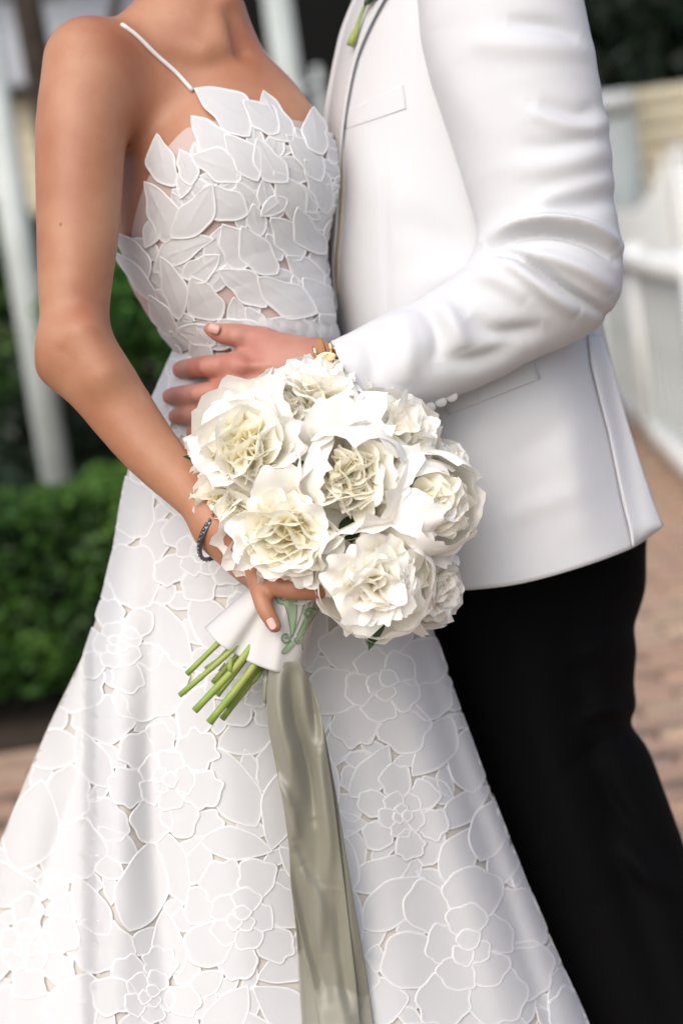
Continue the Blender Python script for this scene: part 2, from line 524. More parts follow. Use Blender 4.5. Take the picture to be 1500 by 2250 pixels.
GS = 120.0
gnd = mk('ground', [[-GS, -GS, -0.03], [GS, -GS, -0.03], [GS, GS, -0.03], [-GS, GS, -0.03]], [[0, 1, 2, 3]], M['joint'], smooth=False, origin=(0, 0, -0.03))
tag(gnd, 'sandy ground under the brick walk', 'ground', kind='structure')

# running-bond pavers, laid square to the view, each with its own edges
walk = empty('brick_path', (0, 4, 0))
tag(walk, 'worn pinkish tan brick path laid in running bond', 'path', kind='structure')
BL, BW, BT = 0.215, 0.105, 0.006
bv, bf = box((-BL / 2 + 0.004, -BW / 2 + 0.004, -0.03), (BL / 2 - 0.004, BW / 2 - 0.004, 0.0))
bv[4:, :2] *= 0.965
shared = []
for mm in ('brick', 'brick_b', 'brick_c'):
    me = bpy.data.meshes.new('brick')
    me.from_pydata([tuple(v) for v in bv], [], [tuple(f) for f in bf]); me.materials.append(M[mm]); shared.append(me)
spots = []
for r in range(0, 150):
    y = 1.0 + r * BW
    for c in range(-34, 34):
        x = c * BL + (BL / 2 if r % 2 else 0)
        spots.append((x, y))
spots = np.array(spots)
w3 = np.concatenate([spots, np.zeros((len(spots), 1))], 1)
Lc = (w3 - CAM) @ MN
qx = 750 + F_PX * Lc[:, 0] / -Lc[:, 2]; qy = 1125 - F_PX * Lc[:, 1] / -Lc[:, 2]
vis = ((qx > 1360 + np.clip((qy - 1600) * 0.42, 0, 200)) & (qx < 1530) & (qy > 1060) & (qy < 2000)) | ((qx > -30) & (qx < 150) & (qy > 1600) & (qy < 1950))
near = np.where(vis)[0][:300]
sel = set(near.tolist())
mbr = {0: MB(), 1: MB(), 2: MB()}
for i, (x, y) in enumerate(spots):
    if -2.4 < x < -0.45 and y > 4.55 and i not in sel and y < 9: continue
    k = rng.choice(3, p=[0.55, 0.3, 0.15]); dz = rng.uniform(-0.003, 0.003); a = rng.normal(0, 0.012)
    if i in sel:
        o = bpy.data.objects.new('brick', shared[k]); link(o, walk, (x, y, dz)); o.rotation_euler = (rng.normal(0, .008), rng.normal(0, .008), a)
    else:
        ca, sa = math.cos(a), math.sin(a)
        v = bv.copy(); v[:, :2] = bv[:, :2] @ np.array([[ca, sa], [-sa, ca]]); mbr[k].add(v + [x, y, dz], bf)
for k, nm in enumerate(('brick', 'brick_b', 'brick_c')):
    o = mbr[k].build('brick_paving', M[nm], walk, smooth=False); o['kind'] = 'stuff'

# ------------------------------------------------------------------ foliage
def leaves(n, sampler, size, normal_bias=0.4, tintf=None, aspect=0.55):
    P, Nn, T = sampler(n)
    n = len(P)
    d = rng.normal(size=(n, 3)); d /= np.linalg.norm(d, axis=1)[:, None]
    nn = Nn * normal_bias + d * (1 - normal_bias); nn /= np.linalg.norm(nn, axis=1)[:, None]
    t = np.cross(nn, rng.normal(size=(n, 3))); t /= np.linalg.norm(t, axis=1)[:, None]
    b = np.cross(nn, t)
    s = size * rng.uniform(0.6, 1.3, n)[:, None]
    V = np.stack([P - t * s, P + b * s * aspect + nn * s * .12, P + t * s, P - b * s * aspect + nn * s * .12], 1).reshape(-1, 3)
    Fq = np.arange(n * 4).reshape(-1, 4)
    tint = np.repeat(np.clip(T + rng.normal(0, 0.16, n), 0, 1), 4)
    return V, Fq, tint

def box_sampler(lo, hi, round_=0.12, bump=0.05, seed=0):
    lo = np.array(lo, float); hi = np.array(hi, float)
    ph = np.random.default_rng(seed).uniform(0, 6, 6)
    def f(n):
        ext = hi - lo
        areas = np.array([ext[0] * ext[2], ext[0] * ext[2] * .3, ext[1] * ext[2], ext[1] * ext[2], ext[0] * ext[1] * 1.2])
        fc = rng.choice(5, n, p=areas / areas.sum())
        P = lo + rng.random((n, 3)) * ext
        N_ = np.zeros((n, 3))
        for k, (ax, side, sg) in enumerate(((1, lo, -1), (1, hi, 1), (0, lo, -1), (0, hi, 1), (2, hi, 1))):
            m = fc == k
            P[m, ax] = side[ax]; N_[m, ax] = sg
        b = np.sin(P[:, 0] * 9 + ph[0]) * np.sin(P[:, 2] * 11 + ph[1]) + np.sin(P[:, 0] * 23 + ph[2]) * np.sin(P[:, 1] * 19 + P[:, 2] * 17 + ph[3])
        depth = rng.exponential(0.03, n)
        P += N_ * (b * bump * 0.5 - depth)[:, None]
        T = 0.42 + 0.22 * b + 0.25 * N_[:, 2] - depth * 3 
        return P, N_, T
    return f

def blob_sampler(blobs, seed=0):
    """blobs: (cx,cy,cz, rx,ry,rz)"""
    B_ = np.array(blobs, float)
    w = B_[:, 3] * B_[:, 5]; w /= w.sum()
    def f(n):
        k = rng.choice(len(B_), n, p=w)
        d = rng.normal(size=(n, 3)); d /= np.linalg.norm(d, axis=1)[:, None]
        r = rng.uniform(0.55, 1.05, n) ** 0.6
        P = B_[k, :3] + d * B_[k, 3:] * r[:, None]
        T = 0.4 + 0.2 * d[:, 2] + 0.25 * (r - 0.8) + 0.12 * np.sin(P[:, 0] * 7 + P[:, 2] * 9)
        return P, d, T
    return f

def rand_blobs(c, r, n, s, seed):
    g = np.random.default_rng(seed)
    out = []
    for _ in range(n):
        d = g.normal(size=3); d /= np.linalg.norm(d)
        q = np.array(c) + d * np.array(r) * g.uniform(0.3, 0.95)
        k = s * g.uniform(0.6, 1.3)
        out.append((*q, k * 1.2, k * 1.1, k * 0.85))
    return out

def plant(name, label, cat, blobs, n, size, m, trunk=None, group=None, limbs=0):
    base = np.array(trunk[0]) if trunk is not None else np.array([np.mean([b[0] for b in blobs]), np.mean([b[1] for b in blobs]), 0])
    e = empty(name, base)
    tag(e, label, cat, group)
    V, Fq, T = leaves(n, blob_sampler(blobs), size)
    mk('crown', V, Fq, M[m], e, smooth=False, attrs={'tint': T})
    mb = MB()
    if trunk is not None:
        b0, b1, r = trunk
        mid = (np.array(b0) + np.array(b1)) / 2 + rng.normal(0, r * 0.6, 3) * [1, 1, 0]
        mb.add(*tube(spline([b0, mid, b1], 10), np.linspace(r, r * .6, 10), 10))
        for i in range(limbs):
            q = np.array(blobs[i % len(blobs)][:3])
            s_ = np.array(b1) - (np.array(b1) - np.array(b0)) * rng.uniform(0, .35)
            mb.add(*tube(spline([s_, (s_ + q) / 2 + [0, 0, .1], q], 8), np.linspace(r * .5, r * .12, 8), 7))
        mb.build('trunk', M['bark'], e)
    else:
        for i in range(5):
            q = np.array(blobs[i % len(blobs)][:3])
            mb.add(*tube(spline([base + rng.normal(0, .05, 3) * [1, 1, 0], (base + q) / 2, q], 6), np.linspace(.018, .006, 6), 6))
        mb.build('stem', M['bark'], e)
    return e

# clipped box hedge on the left
hx0, hy0 = -1.75, 4.82
hedge = empty('box_hedge', (-1.0, 5.1, 0))
tag(hedge, 'low clipped green box hedge beside the brick path', 'hedge')
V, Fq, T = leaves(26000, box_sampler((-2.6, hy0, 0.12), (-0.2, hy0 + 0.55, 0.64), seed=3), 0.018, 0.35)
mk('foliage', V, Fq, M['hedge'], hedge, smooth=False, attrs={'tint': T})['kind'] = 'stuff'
v, f = box((-2.55, hy0 + .06, 0.1), (-0.25, hy0 + 0.5, 0.57)); mk('dark_core', v, f, M['dark'], hedge, smooth=False)  # solid near-black box stands in for the shade inside the hedge
mb = MB()
for i in range(16):
    x = -2.5 + i * 0.15; mb.add(*tube([[x, hy0 + .28, 0], [x + .02, hy0 + .28, .2]], .012, 6))
mb.build('stem', M['bark'], hedge)
bed = wb('planting_bed', -6.0, -0.1, 4.72, 12.0, -0.02, 0.02, M['soil'])
tag(bed, 'dark planting bed behind the brick path', 'bed', kind='structure')

# bright shrub between arm and gown, dark shrubs behind
c = at_y(300, 700, 6.6)
plant('leafy_shrub', 'bright green leafy shrub behind the gown and bare arm', 'shrub', rand_blobs((c[0], c[1], c[2] + .06), (.30, .25, .34), 16, .17, 11), 5200, .026, 'brightleaf')
c = at_y(-20, 560, 8.0)
plant('leafy_shrub', 'shrub with drooping leaves behind the white post', 'shrub', rand_blobs((c[0] - .05, c[1], c[2] - .3), (.22, .2, .55), 12, .15, 12), 2600, .045, 'hedge')
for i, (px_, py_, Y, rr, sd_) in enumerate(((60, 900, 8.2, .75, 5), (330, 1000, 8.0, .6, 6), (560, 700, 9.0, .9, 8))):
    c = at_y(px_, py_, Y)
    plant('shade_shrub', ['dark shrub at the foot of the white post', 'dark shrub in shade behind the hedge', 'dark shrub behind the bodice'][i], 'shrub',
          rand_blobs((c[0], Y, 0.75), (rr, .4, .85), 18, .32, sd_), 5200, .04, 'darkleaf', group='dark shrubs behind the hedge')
# big dark trees behind, whose crowns close off the view
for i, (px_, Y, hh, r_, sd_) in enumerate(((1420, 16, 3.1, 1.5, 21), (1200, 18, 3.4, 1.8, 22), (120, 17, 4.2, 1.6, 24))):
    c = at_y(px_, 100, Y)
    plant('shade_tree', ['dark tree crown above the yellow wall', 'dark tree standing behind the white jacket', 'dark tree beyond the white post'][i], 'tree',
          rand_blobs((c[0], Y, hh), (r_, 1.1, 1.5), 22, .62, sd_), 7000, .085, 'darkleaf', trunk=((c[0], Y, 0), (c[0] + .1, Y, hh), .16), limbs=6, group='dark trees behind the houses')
c = at_y(75, 60, 7.9)
mb = MB()
tr = empty('leaning_tree_trunk', (c[0] + .02, 7.9, 0)); tag(tr, 'dark bare tree trunk beside the white post', 'tree')
mb.add(*tube(spline([[c[0] + .06, 7.9, 0], [c[0] + .03, 7.9, .7], [c[0] + .02, 7.9, 1.4], [c[0] - .02, 7.9, 2.6]], 16), np.linspace(.10, .06, 16), 10)); mb.build('trunk', M['bark'], tr)
mb = MB()
mb.add(*tube(spline([[c[0] + .02, 7.9, 1.6], [c[0] + .25, 7.95, 2.1], [c[0] + .4, 8.0, 2.5]], 10), np.linspace(.04, .02, 10), 8)); mb.build('limb', M['bark'], tr)

# ------------------------------------------------------------------ porch on the left and centre
def post(name, px_, Y, w, h, m, label, z0=0.0):
    c = at_y(px_, 500, Y)
    e = empty(name, (c[0], Y, z0)); tag(e, label, 'post')
    wb('shaft', c[0] - w / 2, c[0] + w / 2, Y - w / 2, Y + w / 2, z0 + .12, h, m, e)
    wb('plinth', c[0] - w * .65, c[0] + w * .65, Y - w * .65, Y + w * .65, z0, z0 + .12, m, e)
    wb('cap', c[0] - w * .65, c[0] + w * .65, Y - w * .65, Y + w * .65, h + .001, h + .08, m, e)
    return e
post('porch_post', 36, 7.3, .105, 2.6, M['picket_paint'], 'square white painted post behind the bare arm')
post('porch_post', 678, 10.5, .15, 2.8, M['grey_paint'], 'grey porch post between the two people')

# yellow cottage far left with grey roof
c0 = at_y(0, 60, 15.0)
hs = empty('cottage', (c0[0] + 1.2, 15, 0)); tag(hs, 'pale yellow cottage with grey roof behind the bare shoulder', 'house')
for i in range(18):
    z = .1 + i * .15
    wb('siding_board', c0[0] - .6, c0[0] + 1.25, 15.0 + .0, 15.05, z, z + .146, M['yellow_paint'], hs)
hv = np.array([[c0[0] - .8, 14.7, 2.82], [c0[0] + 1.35, 14.7, 2.82], [c0[0] + 1.35, 16.5, 3.9], [c0[0] - .8, 16.5, 3.9], [c0[0] - .8, 14.7, 2.90], [c0[0] + 1.35, 14.7, 2.90], [c0[0] + 1.35, 16.5, 4.0], [c0[0] - .8, 16.5, 4.0]])
mk('roof', hv, box((0, 0, 0), (1, 1, 1))[1], M['roof'], hs, smooth=False)
wb('wall', c0[0] - .6, c0[0] + 1.25, 15.06, 18, 0, 2.8, M['yellow_paint'], hs)

# dark shop front between the people: window with muntins, dark doorway
cw = at_y(590, 60, 12.0)
sh = empty('dark_house', (cw[0] + .3, 12, 0)); tag(sh, 'dark house front with grey window bars behind the couple', 'house')
wb('wall', cw[0] - .75, cw[0] + 1.9, 12.1, 12.3, 0, 3.6, M['dark'], sh)
for i, (a, b) in enumerate(((-.62, -.22), (-.16, .24))):
    for j in range(3):
        z = 1.05 + j * .42
        wb('window_pane', cw[0] + a, cw[0] + b, 12.06, 12.08, z, z + .36, M['glass'], sh)
for z in (.99, 1.41, 1.83, 2.25):
    wb('window_bar', cw[0] - .66, cw[0] + .28, 12.0, 12.055, z, z + .06, M['grey_paint'], sh)
for x in (-.66, -.22, .24):
    wb('window_bar', cw[0] + x, cw[0] + x + .055, 12.001, 12.054, .99, 2.4, M['grey_paint'], sh)
wb('door', cw[0] + .55, cw[0] + 1.35, 12.05, 12.09, 0, 2.2, M['dark'], sh)
wb('brown_shutter', cw[0] + .06, cw[0] + .22, 11.95, 11.98, .75, 1.36, M['brown_wood'], sh)

# ------------------------------------------------------------------ right: yellow wall, white scalloped gate, picket fence
cy = at_y(1400, 300, 14.0)
yh = empty('yellow_house', (cy[0] + .6, 14, 0)); tag(yh, 'low yellow boarded wall with pale grey corner trim', 'house')
topz = at_y(1400, 195, 14.0)[2]
nbd = 13
for i in range(nbd):
    z = topz - (i + 1) * .15
    if z < 0.02: break
    wb('siding_board', cy[0] + .0, cy[0] + 1.7, 14.0, 14.04 , z, z + .145, M['yellow_paint'], yh)
wb('corner_trim', cy[0] - .33, cy[0] - .004, 13.97, 14.05, 0, topz - .14, M['grey_paint'], yh)
wb('cap_board', cy[0] - .36, cy[0] - .006, 13.93, 14.08, topz - .138, topz, M['white_paint'], yh)
wb('wall', cy[0] - .3, cy[0] + 1.7, 14.06, 15.5, 0, topz - .01, M['grey_paint'], yh)

def picket(x, y, w, t, z0, z1, dx, dy, parent, m):
    """board with a pointed head, facing across the fence line (dx,dy along the fence)"""
    nx, ny = -dy, dx
    prof = [(-w / 2, z0), (w / 2, z0), (w / 2, z1 - w * .5), (0, z1), (-w / 2, z1 - w * .5)]
    V_ = [[x + u * dx + s * t / 2 * nx, y + u * dy + s * t / 2 * ny, z] for s in (-1, 1) for u, z in prof]
    f_ = [[4, 3, 2, 1, 0], [5, 6, 7, 8, 9]] + [[i, (i + 1) % 5, (i + 1) % 5 + 5, i + 5] for i in range(5)]
    return mk('picket', np.array(V_), f_, m, parent, smooth=False)

A = ground_at(1330, 930); A = at_y(1330, 700, 11.6); Bp = at_y(1560, 900, 6.9)
fa, fb = np.array([A[0], 11.6]), np.array([Bp[0], 6.9])
fd = (fb - fa); fl = np.linalg.norm(fd); fd /= fl
fence = empty('picket_fence', (*(fa + fb) / 2, 0)); tag(fence, 'white painted fence of close pickets with rails beside the brick path', 'fence')
n = int(fl / .30)
for i in range(n):
    p = fa + fd * (i + .5) * fl / n
    picket(p[0], p[1], .10, .045, .12, .90, fd[0], fd[1], fence, M['picket_paint'])
def rail(name, z0, z1, t, off=0.0):
    nx = np.array([-fd[1], fd[0]])
    q = [fa + nx * (off - t / 2), fb + nx * (off - t / 2), fb + nx * (off + t / 2), fa + nx * (off + t / 2)]
    V_ = np.array([[*p, z] for z in (z0, z1) for p in q])
    mk(name, V_, box((0, 0, 0), (1, 1, 1))[1], M['white_paint'], fence, smooth=False)
rail('top_rail', .905, .99, .12)
rail('lower_rail', .05, .145, .09, .0)
for i in (0, .5, 1.0):
    p = fa + fd * fl * i
    wb('post', p[0] - .05, p[0] + .05, p[1] - .05, p[1] + .05, 0, 1.03, M['white_paint'], fence)

# scalloped gate behind the fence
gx0 = at_y(1350, 450, 12.6); gx1 = at_y(1560, 450, 12.6)
gate = empty('scalloped_gate', ((gx0[0] + gx1[0]) / 2, 12.6, 0)); tag(gate, 'white gate whose picket tops dip in a curve', 'gate')
n = 9
hp = at_y(1490, 335, 12.6)[2]
xg = np.linspace(gx0[0], at_y(1480, 400, 12.6)[0] - .06, n)
for i, x in enumerate(xg):
    t = i / (n - 1)
    top = at_y(1350 + 130 * t, 455 - 120 * t ** 2.6 + 12 * math.sin(t * 3), 12.6)[2]
    picket(x, 12.6, .052, .02, .1, top, 1, 0, gate, M['white_paint'])
wb('rail', gx0[0], xg[-1], 12.63, 12.66, .25, .33, M['white_paint'], gate)
wb('rail', gx0[0], xg[-1], 12.63, 12.66, .95, 1.03, M['white_paint'], gate)
xp = at_y(1495, 400, 12.6)[0]
wb('gate_post', xp - .05, xp + .06, 12.55, 12.66, 0, hp - .06, M['white_paint'], gate)
v, f = tube([[xp, 12.6, hp - .07], [xp, 12.6, hp - .03], [xp, 12.6, hp + .02], [xp, 12.6, hp + .06]], [.03, .055, .05, .012], 12); mk('finial', v, f, M['white_paint'], gate)
c = at_y(1420, 720, 10.6)
plant('leafy_shrub', 'grey green shrub growing behind the picket fence', 'shrub', rand_blobs((c[0] + .45, 10.0, .5), (.45, .9, .35), 14, .22, 31), 3800, .04, 'darkleaf')

# ================================================================== the bride: body
body = SDF()
body.chain([(478, 330, -.10, 212), (472, 400, -.10, 236), (492, 540, -.10, 230), (532, 640, -.10, 199), (567, 735, -.10, 174), (562, 860, -.12, 160)], .03)
body.cone((430, 110, -.08, 95), (555, 300, -.095, 122), .05)
body.ell((515, 395, -.035), (.062, .055, .050), .05)
body.ell((632, 385, -.070), (.045, .050, .050), .05)
torso = SDF(); torso.p = list(body.p)
body.cone((418, -190, -.085, 100), (428, 70, -.08, 108), .045)              # neck
body.cone((400, 75, -.08, 72), (215, 140, -.02, 78), .06)                   # trapezius to shoulder
body.cone((345, 225, -.065, 88), (240, 215, -.015, 74), .035)                  # pectoral fold into the arm
body.ell((430, -420, -.05), (.075, .105, .095), .03)                        # head above the frame
body.ell((455, -310, -.02), (.055, .06, .06), .03)
body.cone((285, 88, -.022, 11), (445, 112, -.022, 12), .022)                # collar bone
body.cone((508, -60, -.055, 26), (482, 95, -.03, 17), .02)                  # neck tendon
body.chain([(193, 138, -.005, 96), (178, 280, .02, 98), (172, 480, .035, 90), (165, 620, .045, 79), (163, 720, .048, 71), (166, 775, .048, 68)], .03)
body.cone((118, 806, .035, 20), (150, 790, .045, 30), .03)                  # elbow
body.ell((138, 742, .070), (.016, .018, .014), .025)
body.groove((140, 770, .091, 3), (186, 812, .103, 3), .022)
body.cone((188, 735, .085, 34), (225, 815, .085, 36), .03)                  # muscle over the elbow crease
body.chain([(172, 785, .050, 68), (235, 862, .058, 74), (330, 988, .070, 62), (438, 1100, .084, 48), (478, 1158, .090, 46)], .03)
body.groove((513, 30, -.030, 11), (530, 112, -.036, 10), .018)
body.chain([(478, 1158, .088, 44), (535, 1232, .090, 40), (580, 1275, .088, 34)], .02)
body.cone((520, 1190, .092, 34), (600, 1235, .085, 34), .02)
body.chain([(560, 1250, .105, 24), (571, 1300, .128, 20), (581, 1335, .136, 18.5), (603, 1376, .138, 15)], .007)     # finger lying down the wrap
body.chain([(556, 1248, .100, 26), (600, 1280, .128, 25), (645, 1293, .138, 24), (700, 1296, .128, 21)], .006)       # fingers round the handle
body.chain([(580, 1232, .100, 25), (635, 1256, .128, 23), (700, 1262, .126, 21)], .006)
body.chain([(590, 1205, .098, 24), (640, 1225, .120, 22), (700, 1230, .118, 20)], .006)
body.chain([(590, 1190, .095, 22), (640, 1190, .112, 20), (690, 1195, .110, 17)], .006)
V, Q = net(body, (-.36, -.16, -.24), (.03, .86, .185), .0026)
bride = mk('person', toW(V), Q, M['skin'], origin=toW(Cz(560, 2900, -.1)))
tag(bride, 'person in a white floral cutwork gown holding the peony bouquet', 'person')

def nail(name, parent, c, d, r, m):
    """small curved plate: c (px,py,z) centre, d direction in px, r half sizes m"""
    P0 = Cz(*c); a = np.array([d[0], -d[1], d[2]], float); a /= np.linalg.norm(a)
    n = np.array(c[3:], float) if len(c) > 3 else np.array([0, 0, 1.0])
    n = np.array([0, 0, 1.0]) - a * a[2]; n /= np.linalg.norm(n); b = np.cross(n, a)
    U, W_ = np.meshgrid(np.linspace(-1, 1, 9), np.linspace(-1, 1, 9), indexing='ij')
    sq = np.sqrt(np.clip(1 - .55 * W_ ** 4, 0, 1))
    P = P0 + U[..., None] * a * r[0] * np.sqrt(1 - .25 * W_ ** 2)[..., None] + W_[..., None] * b * r[1] * np.sqrt(1 - .3 * np.clip(U, 0, 1) ** 4 - .25 * U ** 4)[..., None] + n * ((1 - W_ ** 2) * r[1] * .45)[..., None]
    o = mk(name, toW(P.reshape(-1, 3)), grid_faces(9, 9), m, parent)
    solidify(o, .0006); return o
nail('fingernail', bride, (597, 1371, .1436), (20, 42, 0), (.0056, .0036), M['nail'])

# strap over the shoulder
sp = spline([(424, 200), (385, 158), (340, 118), (300, 80), (268, 56)], 26)
zz = trace(body, sp[:, 0], sp[:, 1])
P = Cz(sp[:, 0], sp[:, 1], zz); P = P + fnormal(body, P) * .0016
back = np.array([P[-1] + [-.004, -.002, -.03], P[-1] + [0, -.03, -.07]])
P = np.vstack([P, back])
v, f = tube(P, .0023, 8); mk('shoulder_strap', toW(v), f, M['cord'], bride)

# bodice base of blush tulle, wrapped all round the torso
yaxis = np.linspace(0, 1, 44); th = np.linspace(0, 2 * math.pi, 90, endpoint=False)
axx = curve1([(200, 500), (400, 480), (540, 490), (640, 532), (735, 567), (800, 565)])
ytop = np.interp(np.degrees(th), [0, 40, 75, 105, 125, 150, 180, 225, 270, 315, 360], [310, 300, 300, 330, 430, 570, 615, 630, 640, 500, 310])
TH, T_ = np.meshgrid(th, yaxis); YT = ytop[None, :] + (765 - ytop[None, :]) * T_
c0 = Cz(axx(YT), YT, -.10)
dirv = np.stack([np.cos(TH), np.zeros_like(TH), np.sin(TH)], -1)
rr = np.full(TH.shape, .22)
for _ in range(16):
    rr = rr - torso(c0 + dirv * rr[..., None]) * .9
P = c0 + dirv * (rr + .0022)[..., None]
bodice = mk('bodice', toW(P.reshape(-1, 3)), grid_faces(44, 90, True), M['tulle'], bride)

# ---- flat appliqué pieces that follow a surface
def leaf_outline(b, t, w, bend=0.0, n=34, blunt=0.0, wav=0.0, seed=0):
    b = np.array(b, float); t = np.array(t, float); ax = t - b; L_ = np.linalg.norm(ax); ax /= L_; nr = np.array([-ax[1], ax[0]])
    s = np.linspace(0, 1, n // 2 + 1)
    hw = w / 2 * np.sin(np.pi * s ** (0.85 + blunt)) ** 0.85
    hw2 = hw * (1 + wav * np.sin(s * 13 + seed)); hw1 = hw * (1 + wav * np.cos(s * 11 + seed * 2))
    mid = b + np.outer(s * L_, ax) + np.outer(bend * L_ * s * (1 - s) * 2, nr)
    up = mid + hw1[:, None] * nr; dn = mid - hw2[:, None] * nr
    return np.vstack([up, dn[::-1][1:-1]])

def lobe_outline(c, ang, rl, rw, n=38, wav=.07, seed=0, k=5):
    a = np.linspace(0, 2 * math.pi, n, endpoint=False)
    r = 1 + wav * np.sin(k * a + seed) * (np.cos(a) > -.3) + wav * .5 * np.sin((k + 3) * a + seed * 3)
    x = rl * np.cos(a) * r; y = rw * np.sin(a) * r * (1 + .18 * np.cos(a))
    ca, sa = math.cos(ang), math.sin(ang)
    return np.stack([c[0] + ca * x - sa * y, c[1] + sa * x + ca * y], -1)

def piece(name, out, mapper, parent, mats, h0=.0006, cord=5.5, lift=None, cordh=.0011):
    out = np.asarray(out, float)
    c = out.mean(0); rv = out - c; rad = np.linalg.norm(rv, axis=1)[:, None] + 1e-6
    n = len(out)
    ins = [0, cord * .25, cord * .6, cord, cord * 1.35]
    hs = [-.0004, cordh * .75, cordh, cordh * .7, .0001]
    rings = []; hh = []
    for i_, h_ in zip(ins, hs):
        rings.append(c + rv * np.clip(1 - i_ / rad, .30, 1)); hh.append(np.full(n, h_))
    base = np.clip(1 - ins[-1] / rad, .30, 1)
    for s_ in (.86, .70, .52, .32, .12):
        rings.append(c + rv * base * s_); hh.append(np.full(n, .0001))
    R_ = np.concatenate(rings); H = np.concatenate(hh) + h0
    if lift is not None: H = H + lift(R_)
    P = mapper(R_[:, 0], R_[:, 1], H)
    Fq = grid_faces(len(rings), n, True)[:, ::-1]
    fm = np.where(np.arange(len(Fq)) < n * 4, 0, 1)
    V_ = np.vstack([toW(P), toW(P[-n:].mean(0))[None]])
    fl = Fq.tolist() + [[(len(rings) - 1) * n + (i + 1) % n, (len(rings) - 1) * n + i, len(V_) - 1] for i in range(n)]
    return mk(name, V_, fl, mats, parent, fmat=np.concatenate([fm, np.ones(n, int)]))

class Cover:
    def __init__(s, x0, x1, y0, y1, st, inside):
        s.x0, s.y0, s.st = x0, y0, st
        s.X, s.Y = np.meshgrid(np.arange(x0, x1, st), np.arange(y0, y1, st))
        s.ok = inside(s.X, s.Y); s.c = ~s.ok
    def mask(s, out, grow=0):
        c = out.mean(0); rv = out - c; a = np.arctan2(rv[:, 1], rv[:, 0]); r = np.hypot(rv[:, 0], rv[:, 1]) + grow
        o = np.argsort(a); a = a[o]; r = r[o]
        R = r.max()
        i0, i1 = int(max((c[1] - R - s.y0) / s.st, 0)), int(max((c[1] + R - s.y0) / s.st + 2, 0))
        j0, j1 = int(max((c[0] - R - s.x0) / s.st, 0)), int(max((c[0] + R - s.x0) / s.st + 2, 0))
        sl = (slice(i0, i1), slice(j0, j1))
        dx, dy = s.X[sl] - c[0], s.Y[sl] - c[1]
        rad = np.interp(np.arctan2(dy, dx), a, r, period=2 * math.pi)
        return sl, np.hypot(dx, dy) < rad

HX, HY = np.meshgrid(np.arange(230, 790, 4.0), np.arange(180, 800, 4.0))
HZ = trace(torso, HX, HY); HN = fnormal(torso, Cz(HX, HY, HZ))
def bilin(G, px, py):
    fx = np.clip((px - 230) / 4, 0, G.shape[1] - 1.001); fy = np.clip((py - 180) / 4, 0, G.shape[0] - 1.001)
    i, j = fy.astype(int), fx.astype(int); a, b = fy - i, fx - j
    if G.ndim == 3: a, b = a[..., None], b[..., None]
    return G[i, j] * (1 - a) * (1 - b) + G[i + 1, j] * a * (1 - b) + G[i, j + 1] * (1 - a) * b + G[i + 1, j + 1] * a * b
HM = torso(Cz(HX, HY, HZ)) < .0015
HXR = np.where(HM, HX, -1e9).max(1); HXL = np.where(HM, HX, 1e9).min(1)
def bod_map(px, py, h):
    px = np.clip(px, np.interp(py, HY[:, 0], HXL) - 9, np.interp(py, HY[:, 0], HXR) - 3)
    z = bilin(HZ, px, py); n = bilin(HN, px, py); n /= np.linalg.norm(n, axis=-1)[..., None]
    return Cz(px, py, z) + n * (np.asarray(h) + .0026)[..., None]

BL_ = [((388, 412), (354, 298), 64, -.12), ((372, 535), (328, 398), 66, .1), ((335, 612), (266, 508), 48, .05), ((356, 668), (264, 545), 34, .02),
       ((548, 306), (430, 202), 84, .12), ((640, 318), (572, 208), 62, -.08), ((700, 345), (676, 244), 54, -.05), ((610, 300), (530, 232), 60, .05),
       ((512, 342), (424, 262), 66, -.05), ((530, 398), (420, 345), 70, .1), ((565, 400), (492, 300), 62, .08), ((628, 402), (560, 308), 62, -.1),
       ((700, 400), (622, 300), 56, .1), ((655, 490), (596, 376), 64, .08), ((545, 470), (448, 408), 74, -.08), ((380, 522), (470, 402), 72, .1),
       ((342, 598), (475, 522), 60, -.12), ((400, 606), (485, 556), 58, .1), ((530, 598), (488, 488), 74, .1), ((606, 604), (528, 492), 70, -.08),
       ((655, 575), (588, 474), 72, .1), ((490, 700), (424, 604), 76, -.1), ((585, 676), (478, 590), 66, .08), ((690, 690), (560, 606), 76, -.06),
       ((700, 650), (620, 560), 60, .1), ((396, 735), (338, 640), 46, -.05), ((402, 700), (362, 560), 52, .05), ((706, 560), (645, 450), 60, -.1),
       ((712, 470), (662, 350), 56, .08), ((735, 705), (655, 610), 60, .05), ((425, 410), (400, 330), 46, .05), ((700, 760), (590, 700), 60, .05),
       ((600, 745), (480, 700), 56, -.05), ((480, 755), (395, 715), 50, .08), ((745, 740), (690, 690), 46, 0)]
cov = Cover(250, 760, 190, 770, 4, lambda X, Y: (X > np.interp(Y, [200, 300, 400, 540, 640, 760], [450, 440, 395, 318, 345, 395])) & (X < 735) & (Y > np.interp(X, [250, 340, 440, 560, 700], [580, 460, 280, 262, 300])))
placed = []
for i, (b, t, w, bd) in enumerate(BL_):
    placed.append((leaf_outline(b, t, w * 1.0, bd * 1.9, wav=.10, seed=i), .0016 + .0004 * (i % 4), t))
    sl, m_ = cov.mask(placed[-1][0]); cov.c[sl] |= m_
HOLES = [(455, 502, 20, 12), (492, 490, 16, 14), (375, 545, 26, 12), (415, 648, 20, 40), (495, 655, 14, 22), (545, 362, 10, 26), (594, 480, 10, 14), (560, 535, 10, 20), (688, 680, 18, 18), (630, 575, 20, 16), (413, 742, 12, 22), (518, 388, 10, 9), (470, 640, 10, 16), (655, 655, 14, 14), (585, 690, 16, 9)]
hole = np.zeros(cov.c.shape, bool)
for hx_, hy_, ha_, hb_ in HOLES: hole |= ((cov.X - hx_) / ha_) ** 2 + ((cov.Y - hy_) / hb_) ** 2 < 1
hole &= ~cov.c; cov.c |= hole
